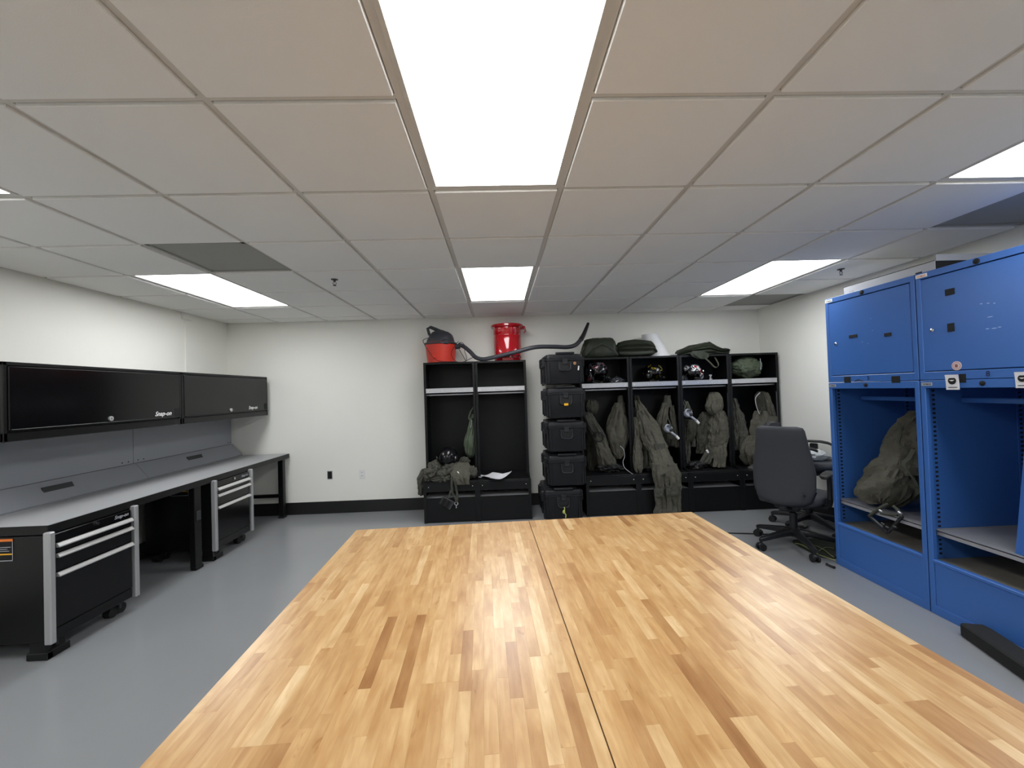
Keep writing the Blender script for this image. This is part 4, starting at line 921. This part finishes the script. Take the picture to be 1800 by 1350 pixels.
def upper(y0, y1, l, n, pads, stickers):
    z0, z1 = 1.438, 2.10; R = Vector((FX, (y0+y1)/2, z0))
    t = thing('blue_cabinet', l, 'cabinet', R, group='blue upper cabinets')
    f = blue_common(t, R, y0, y1, z0, z1, '')
    MB().box(FX, FX+.03, y0, y0+f, z0, z1, .004).box(FX, FX+.03, y1-f, y1, z0, z1, .004).box(FX+.0005, FX+.03, y0+f-.005, y1-f+.005, z1-.038, z1, .002).box(FX+.0005, FX+.03, y0+f-.005, y1-f+.005, z0, z0+.048, .002).obj('front_frame', M_blue, t, rel=R)
    MB().box(FX+.03, 3.33, y0, y1, z0, z0+.005).obj('bottom_panel', M_blue, t, rel=R)
    d = MB().box(FX+.003, FX+.02, y0+f+.004, y1-f+.002, z0+.053, z1-.043, .003).obj('door', M_blue, t, rel=R)
    MB().box(FX+.02, FX+.022, y0+f-.002, y1-f+.008, z0+.048, z1-.038).obj('door_gap', M_dark, t, rel=R)
    round_knob((FX+.003, y1-f-.055, z0+.30), .011, M_chrome, d, R, 'lock')
    round_knob((FX, (y0+y1)/2+.02, z1-.02), .016, M_dark, t, R, 'plug')
    for (px, py, w, h) in pads:
        p = atX(px, py, FX); MB().box(FX-.001, FX+.004, p.y-w/2, p.y+w/2, p.z-h/2, p.z+h/2, .001).obj('hook_and_loop_pad', M_dark, d if p.z > z0+.053 else t, rel=R)
    lb = MB().box(FX-.0015, FX, y1-.075, y1-.005, z1-.03, z1-.008).obj('maker_label', M_white, t, rel=R)
    textmesh('VIDMAR', .015, frame((FX-.0017, y1-.04, z1-.025), (0, -1, 0)), 'label_text', M_orangestr if n == '8' else M_sock, lb, .0002).data.transform(Matrix.Translation(-R))
    nt = textmesh(n, .04, frame((FX-.0012, atX(1526 if n == '5' else 1737, 660, FX).y, z0+.012), (0, -1, 0)), 'number', mat('navy print', srgb(20, 30, 80), .5), t, .0002); nt.data.transform(Matrix.Translation(-R))
    return t, d, R
by = [3.237, 2.518, 1.80]
lower(by[1]+.002, by[0], 'left blue open locker with a bundle of olive gear inside')
lower(by[2]+.002, by[1]-.002, 'right blue open locker with a loose panel leaning inside')
t5, d5, R5 = upper(by[1]+.002, by[0], 'left blue upper cabinet numbered 5', '5', [(1499, 591, .068, .022), (1560, 588, .05, .022), (1489.5, 667.5, .06, .045), (1574.5, 667, .06, .045)], None)
MB().tube([atX(1502, 670, FX-.004)-R5, atX(1509, 667.5, FX-.006)-R5, atX(1517, 670, FX-.004)-R5], .003, 6).obj('wire_pull', M_dark, t5)
t8, d8, R8 = upper(by[2]+.002, by[1]-.002, 'right blue upper cabinet numbered 8 with a round sticker', '8', [(1669, 513, .05, .036), (1671, 575.5, .036, .048), (1692, 665, .035, .05)], None)
# scuffs on the doors
M_scuff = mat('pale paint scuff', srgb(150, 175, 215), .6)
for tt, RR, L_ in ((d5, R5, ((1515, 601, 3), (1525, 604, 2), (1533, 581, 2), (1530, 560, 2))), (d8, R8, ((1724, 534, 4), (1736, 533, 4), (1747, 533, 3), (1739, 557, 9), (1735, 578, 6), (1747, 577, 7), (1756, 575, 5)))):
    sm = MB()
    for i, (px, py, w) in enumerate(L_):
        p = atX(px, py, FX); sm.blob((FX+.003, p.y, p.z), (.0006, w*.0014, .0022), .6, i, 2, 2)
    sm.obj('scuffs', M_scuff, tt, rel=RR, kind='stuff')
p = atX(1681, 643, FX)
sk = MB().lathe([(.026, 0), (.026, .0015)], n=32, M=Matrix.Rotation(-PI/2, 4, 'Y'), c=(FX+.003, p.y, p.z)).obj('round_sticker', M_pinkish, d8, rel=R8)
MB().lathe([(.021, .0015), (.021, .002)], n=24, M=Matrix.Rotation(-PI/2, 4, 'Y'), c=(FX+.003, p.y, p.z)).obj('sticker_ring', mat('sticker red grey', srgb(176, 140, 140), .6), sk, rel=R8)
MB().lathe([(.017, .002), (.017, .0025)], n=24, M=Matrix.Rotation(-PI/2, 4, 'Y'), c=(FX+.003, p.y, p.z)).obj('sticker_face', M_pinkish, sk, rel=R8)
MB().box(FX-.0008, FX+.0005, p.y-.007, p.y+.007, p.z-.009, p.z+.009).obj('sticker_emblem', mat('sticker brown', srgb(140, 90, 90), .6), sk, rel=R8)
def tagcard(px0, px1, py0, py1, l):
    a, b = atX(px0, py0, FX-.006), atX(px1, py1, FX-.006)
    yc, zc = (a.y+b.y)/2, (a.z+b.z)/2; w, h = abs(a.y-b.y), abs(a.z-b.z)
    t = thing('name_card', l, 'card', (FX-.004, yc, zc), group='white name cards on the blue lockers')
    vs = [(-.001-.006*(i/6)**2, s*w/2, -h/2+h*i/6) for i in range(7) for s in (-1, 1)]
    vs += [(x-.0008, y, z) for x, y, z in vs]
    fs = []
    for i in range(6):
        q = i*2; fs += [(q, q+1, q+3, q+2), (14+q, 14+q+2, 14+q+3, 14+q+1), (q, q+2, 16+q, 14+q), (q+1, q+1+14, q+3+14, q+3)]
    MB().add(vs, fs).obj('card', M_paper, t)
    Mx = Matrix.Rotation(-PI/2, 4, 'Y')
    r = w*.30
    MB().lathe([(r, 0), (r, .001)], n=28, M=Mx, c=(-.0045, 0, h*.1)).obj('round_emblem', M_dark, t)
    MB().add([(-.0062, -r*.66, h*.1+r*.18), (-.0062, 0, h*.1+r*.2), (-.0062, r*.66, h*.1+r*.18), (-.0062, r*.2, h*.1-r*.12), (-.0062, -r*.2, h*.1-r*.12), (-.0064, -r*.66, h*.1+r*.18), (-.0064, 0, h*.1+r*.2), (-.0064, r*.66, h*.1+r*.18), (-.0064, r*.2, h*.1-r*.12), (-.0064, -r*.2, h*.1-r*.12)],
             [(0, 1, 2, 3, 4), (9, 8, 7, 6, 5)]).obj('wing_emblem', M_white, t)
    MB().box(-.0035, -.002, -w*.33, w*.33, -h*.37, -h*.32).obj('print_line', M_sock, t)
tagcard(1662, 1687, 659, 685, 'white name card with round black emblem, nearer the left locker')
tagcard(1784, 1812, 654, 682, 'white name card with round black emblem at the right edge of the frame')
# bundle of gear hanging in left blue locker
L0 = Vector((2.85, 2.9, .51))
t = thing('gear_bundle', 'bundle of olive gear and parachute harness slumped in the left blue locker', 'gear', L0)
cloth([(722, 1606, 1650, 2.95, .06), (740, 1592, 1650, 2.94, .09), (762, 1573, 1650, 2.92, .12), (785, 1562, 1650, 2.9, .13), (806, 1556, 1645, 2.87, .13), (822, 1545, 1640, 2.85, .12), (836, 1535, 1630, 2.83, .1)], .028, seed=131, X=True, fold=2.6).obj('jacket', M_suit, t, 1.2, rel=L0)
cloth([(803, 1550, 1600, 2.82, .05), (815, 1533, 1606, 2.80, .08), (832, 1522, 1600, 2.78, .09), (848, 1512, 1590, 2.76, .09), (862, 1507, 1580, 2.75, .08), (876, 1512, 1565, 2.74, .07), (886, 1530, 1556, 2.73, .03)], .022, seed=137, X=True, fold=2.4).obj('trousers', M_suit, t, 1.2, rel=L0)
cloth([(822, 1580, 1622, 2.86, .08), (845, 1570, 1625, 2.84, .1), (868, 1560, 1620, 2.80, .09), (884, 1552, 1595, 2.77, .06), (892, 1550, 1575, 2.75, .03)], .024, seed=139, X=True).obj('lower_bundle', M_suit2, t, 1.2, rel=L0)
MB().strip(smooth([atX(*q) for q in ((1606, 790, 2.74), (1597, 806, 2.72), (1588, 815, 2.70), (1597, 830, 2.70), (1608, 845, 2.72), (1612, 856, 2.74))], 5), .03, (0, 1, .3)).strip(smooth([atX(*q) for q in ((1580, 742, 2.80), (1583, 762, 2.78), (1578, 778, 2.76), (1586, 786, 2.76))], 5), .02, (0, 1, .2)).obj('harness_strap', M_strap, t, rel=L0)
t = thing('harness_frame', 'black metal harness buckle frame hanging over the grey shelf edge', 'harness', atX(1550, 900, 2.67)); L0 = Vector(t.location)
MB().tube([atX(*q) for q in ((1528, 907, 2.665), (1561, 936, 2.65))], .012, 8).tube([atX(*q) for q in ((1561, 936, 2.65), (1574, 921, 2.655), (1586, 908, 2.66))], .011, 8).obj('frame_bar', M_plastic, t, rel=L0)
MB().tube(smooth([atX(*q) for q in ((1528, 907, 2.665), (1540, 898, 2.67), (1552, 890, 2.68), (1562, 886, 2.7))], 4), .011, 8).tube(smooth([atX(*q) for q in ((1586, 908, 2.66), (1580, 898, 2.66), (1571, 890, 2.68))], 4), .010, 8).tube([atX(1548, 903, 2.665), atX(1578, 906, 2.66)], .007, 8).obj('webbing_arm', M_strap, t, rel=L0)
for k, (px, py) in enumerate(((1548, 898), (1581, 901), (1552, 921), (1560, 927), (1573, 926))): MB().cyl(atX(px-2, py-1, 2.648), atX(px+3, py+2, 2.646), .008, 10).obj('buckle', M_steel if k < 2 else M_sock, t, True, rel=L0)
# leaning blue panel in right locker
a = atX(1781, 977, FX+.06); 
t = tag(MB().box(-.003, .003, -.30, 0, 0, .62, .001, M=Matrix.Rotation(.14, 4, 'Y')).box(-.008, .012, -.30, -.296, 0, .62, .001, M=Matrix.Rotation(.14, 4, 'Y')).obj('loose_panel', M_bluein, None), 'loose blue steel panel leaning inside the right blue locker', 'panel')
t.location = (FX+.075, a.y, .508)
# boxes on top of the blue lockers
z = 2.101
p1, p2 = atX(1477, 507, 2.72), atX(1624, 469, 2.72)
yb = atY(1626, 455, 2.47)
t = thing('fixture_box', 'long pale grey metal box lying on top of the left blue cabinet', 'box', (2.9, 2.8, z)); L0 = Vector(t.location)
ya, yz = 2.475, min(3.16, p1.y); zt = p1.z
x0 = 2.72
MB().box(x0, x0+.004, ya, yz, z, zt).box(x0, 3.16, ya, yz, zt-.004, zt).box(3.156, 3.16, ya, yz, z, zt).box(x0, 3.16, yz-.004, yz, z, zt).box(x0, 3.16, ya, yz, z, z+.004).obj('shell', M_lam, t, rel=L0)
MB().box(x0+.01, 3.156, ya+.0, ya+.004, zt, zt+.036).obj('end_flange', M_lam, t, rel=L0)
MB().box(x0+.004, 3.156, ya+.002, ya+.006, z+.004, zt-.004).obj('open_end_shade', M_dark, t, rel=L0)  # black sheet standing in for the shade inside the open end
MB().box(x0-.0015, x0, yz-.09, yz-.055, z+.02, z+.035).obj('label', M_shelfgrey, t, rel=L0)
MB().box(x0-.0015, x0, ya+.08, ya+.12, z+.01, z+.03).obj('black_mark', M_dark, t, rel=L0)
o = MB().box(-.2, .2, -.05, .05, 0, .11, .003).obj('cardboard_tube_box', mat('dull brown card', srgb(96, 92, 84), .8), None); o.location = (3.05, 3.175, z+.0); tag(o, 'small dull box behind the far end of the pale grey box', 'box')
# foam step in front of the right blue locker
a = atZ(1687, 1117, 0); b = atZ(1800, 1198, 0)
o = MB().box(0, .12, -1.1, 0, 0, .075, .008).obj('foam_block', M_foam, None); dvec = (b-a); o.rotation_euler = (0, 0, math.atan2(dvec.y, dvec.x)+PI/2)
o.location = a; tag(o, 'long black foam block on the floor before the right blue locker', 'block')
# small black piece on floor
p = atZ(1453, 994, 0); q = atZ(1467, 1000, 0)
o = MB().tube([p+Vector((0, 0, .012)), p.lerp(q, .3)+Vector((0, 0, .009)), q+Vector((0, 0, .01))], [.012, .009, .011], 8).obj('cable_end', M_rubber, None, True); tag(o, 'small black cable end lying on the floor by the left blue locker', 'cable')
# black floor cable
cab = smooth([atZ(*q, .006) for q in ((1250, 936), (1284, 937), (1320, 938), (1350, 939), (1380, 938), (1400, 934), (1420, 925))], 6)
o = MB().tube(cab, .006, 8).obj('floor_cable', M_rubber, None, True); tag(o, 'black cable lying on the grey floor under the chairs', 'cable')
# green case with lime cord near blue locker
p = atZ(1470, 975, 0)
t = thing('folded_tarp', 'dark green folded tarp with yellow green cord on the floor beside the blue locker', 'tarp', (2.95, 3.52, 0)); L0 = Vector(t.location)
MB().rings([(Vector((0, 0, z_)), Vector((a, 0, 0)), Vector((0, b, 0))) for z_, a, b in ((0.001, .36, .20), (.008, .37, .21), (.02, .365, .205), (.024, .34, .18))], 40, 6, amp=.004, seed=2).obj('tarp', M_green, t, 1.0)
MB().tube(smooth([atZ(*q, .03)-L0 for q in ((1397, 955), (1410, 958), (1440, 975), (1460, 982), (1468, 985))], 5), .004, 6).tube(smooth([atZ(*q, .03)-L0 for q in ((1412, 956), (1430, 958), (1448, 966), (1458, 974), (1466, 980))], 5), .003, 6).tube(smooth([atZ(*q, .03)-L0 for q in ((1440, 968), (1452, 962), (1466, 964))], 5), .003, 6).obj('cord', mat('dull green cord', srgb(128, 136, 84), .7), t, True)

# ------------------------------------------------------------------ office chairs
def chair(loc, rz, l, seat_z=.47, back_h=.66, arm_z=.68, back_z=.42, star=0.0, arched=False, arms=(-1, 1)):
    """faces +y locally"""
    t = thing('office_chair', l, 'chair', loc, rz, 'office chairs')
    for k in range(5):
        a = star+2*PI*k/5-rz; d = Vector((math.cos(a), math.sin(a), 0)); s = Vector((-d.y, d.x, 0))
        Rr = [(d*r+Vector((0, 0, z)), s*w, Vector((0, 0, h))) for r, z, w, h in ((.03, .135, .035, .032), (.12, .125, .028, .026), (.22, .11, .023, .022), (.31, .095, .02, .018), (.335, .09, .012, .012))]
        lg = MB().rings(Rr, 16, 4).obj('base_leg', M_plastic, t, .6)
        c = d*.325; sd = s
        ca = MB().cyl(c+Vector((0, 0, .05)), c+Vector((0, 0, .10)), .011, 10).rings([(c+Vector((0, 0, z)), sd*.02, d*r) for z, r in ((.03, .02), (.05, .03), (.062, .02))], 14, 2.5).obj('caster', M_plastic, lg)
        for q in (-1, 1): MB().cyl(c+sd*q*.012+Vector((0, 0, .03)), c+sd*q*.03+Vector((0, 0, .03)), .03, 20).obj('wheel', M_rubber, ca, .6)
    MB().lathe([(.045, .10), (.05, .11), (.05, .155), (.032, .165), (.03, .30), (.018, .31), (.018, seat_z-.10)], n=24).obj('gas_lift', M_plastic, t, .6)
    MB().box(-.10, .10, -.15, .12, seat_z-.115, seat_z-.055, .015).box(-.04, .04, -.24, -.1, seat_z-.11, seat_z-.07, .01).obj('tilt_mechanism', M_plastic, t)
    MB().tube([(.08, 0, seat_z-.085), (.2, .02, seat_z-.09), (.25, .03, seat_z-.095)], [.006, .006, .012], 8).obj('lever', M_plastic, t, True)
    MB().rings([(Vector((0, .02, z)), Vector((a, 0, 0)), Vector((0, b, 0))) for z, a, b in ((seat_z-.06, .2, .2), (seat_z-.05, .235, .235), (seat_z-.01, .25, .245), (seat_z+.015, .24, .235), (seat_z+.025, .2, .2), (seat_z+.027, .1, .1))], 44, 4).obj('seat', M_fab, t, 1.0)
    MB().rings([(Vector((0, .02, z)), Vector((a, 0, 0)), Vector((0, b, 0))) for z, a, b in ((seat_z-.075, .17, .17), (seat_z-.065, .23, .23), (seat_z-.045, .238, .238))], 44, 4).obj('seat_pan', M_plastic, t, 1.0)
    # backrest: padded shell, narrower at the foot, curved about the spine
    prof = [(0, .10, .012), (.012, .15, .028), (.05, .20, .036), (.14, .232, .040), (.28, .236, .04), (.42, .212, .038), (.54, .192, .036), (.62, .182, .032), (.645, .17, .02), (.655, .13, .008)]
    def yb_(u): return -.255-.10*max(0, u-.2)+.03*math.sin(u*4)
    if not arched:
        Rr = [(Vector((0, yb_(u), back_z+u*back_h/.655)), Vector((w, 0, 0)), Vector((0, th, 0))) for u, w, th in prof]
        MB().rings(Rr, 48, 3.6, bend=.045).obj('backrest', M_fab, t, 1.0)
        MB().rings([(c+Vector((0, .006, -.012)), a*1.03, b*.6) for c, a, b in Rr[:4]], 48, 3.6, bend=.045).obj('back_shell', M_plastic, t, 1.0)
        MB().cyl((.165, yb_(.1)-.035+.028, back_z+.10), (.165, yb_(.1)-.052+.02, back_z+.10), .008, 12).obj('screw_cap', M_rubber, t)
        MB().box(-.03, .03, -.25, -.2, seat_z-.1, back_z+.2, .01).obj('back_bar', M_plastic, t)
    else:
        pts = smooth([(-.22, -.26, back_z+.05), (-.235, -.28, back_z+back_h*.5), (-.2, -.3, back_z+back_h*.85), (-.1, -.31, back_z+back_h*.97), (0, -.31, back_z+back_h), (.1, -.31, back_z+back_h*.97), (.2, -.3, back_z+back_h*.85), (.235, -.28, back_z+back_h*.5), (.22, -.26, back_z+.05)], 6)
        MB().tube(pts, .02, 10).obj('back_frame', M_plastic, t, True)
        MB().rings([(Vector((0, -.285, back_z+.04+z)), Vector((w, 0, 0)), Vector((0, .012, 0))) for z, w in ((0, .2), (.1, .22), (.3, .22), (back_h*.8, .19), (back_h*.9, .1))], 32, 3).obj('backrest', M_fab, t, 1.0)
        MB().box(-.03, .03, -.27, -.2, seat_z-.1, back_z+.2, .01).obj('back_bar', M_plastic, t)
    for s in arms:
        A = MB().tube(smooth([(s*.12, .0, seat_z-.085), (s*.235, .0, seat_z-.08), (s*.275, .0, seat_z-.02), (s*.28, .0, arm_z-.03)], 4), [.02]*13, 10).box(s*.28-.018, s*.28+.018, -.035, .035, seat_z-.01, arm_z-.02, .008).obj('arm_post', M_plastic, t, .6)
        MB().rings([(Vector((s*.275, y, arm_z+dz)), Vector((w, 0, 0)), Vector((0, 0, .012))) for y, w, dz in ((-.15, .02, -.015), (-.13, .036, -.006), (-.05, .044, 0), (.06, .044, .002), (.12, .036, -.008), (.15, .018, -.022))], 20, 2.8).obj('arm_pad', M_rubber, A, 1.0)
    return t
c1 = Vector((2.555, 3.60, 0))
chair(c1, -math.radians(53), 'grey fabric office chair turned away, nearest the blue locker', star=math.radians(187))
c2 = Vector((3.015, 4.02, 0))
chair(c2, -math.radians(140), 'dark high office chair behind the grey chair, wrapped parcel on its seat', seat_z=.66, back_h=.35, arm_z=.83, back_z=.68, star=math.radians(128), arched=True)
t = thing('wrapped_parcel', 'clear film wrapped parcel lying on the high chair behind', 'parcel', (atY(1430, 826, 3.95).x, 3.95, .69))
MB().blob((-.0, 0, .045), (.13, .1, .05), .3, 33, 4, 2.2).obj('film_wrap', M_film, t, 1.2)
MB().box(-.08, .1, -.06, .06, .004, .05, .01).obj('contents', M_white, t)
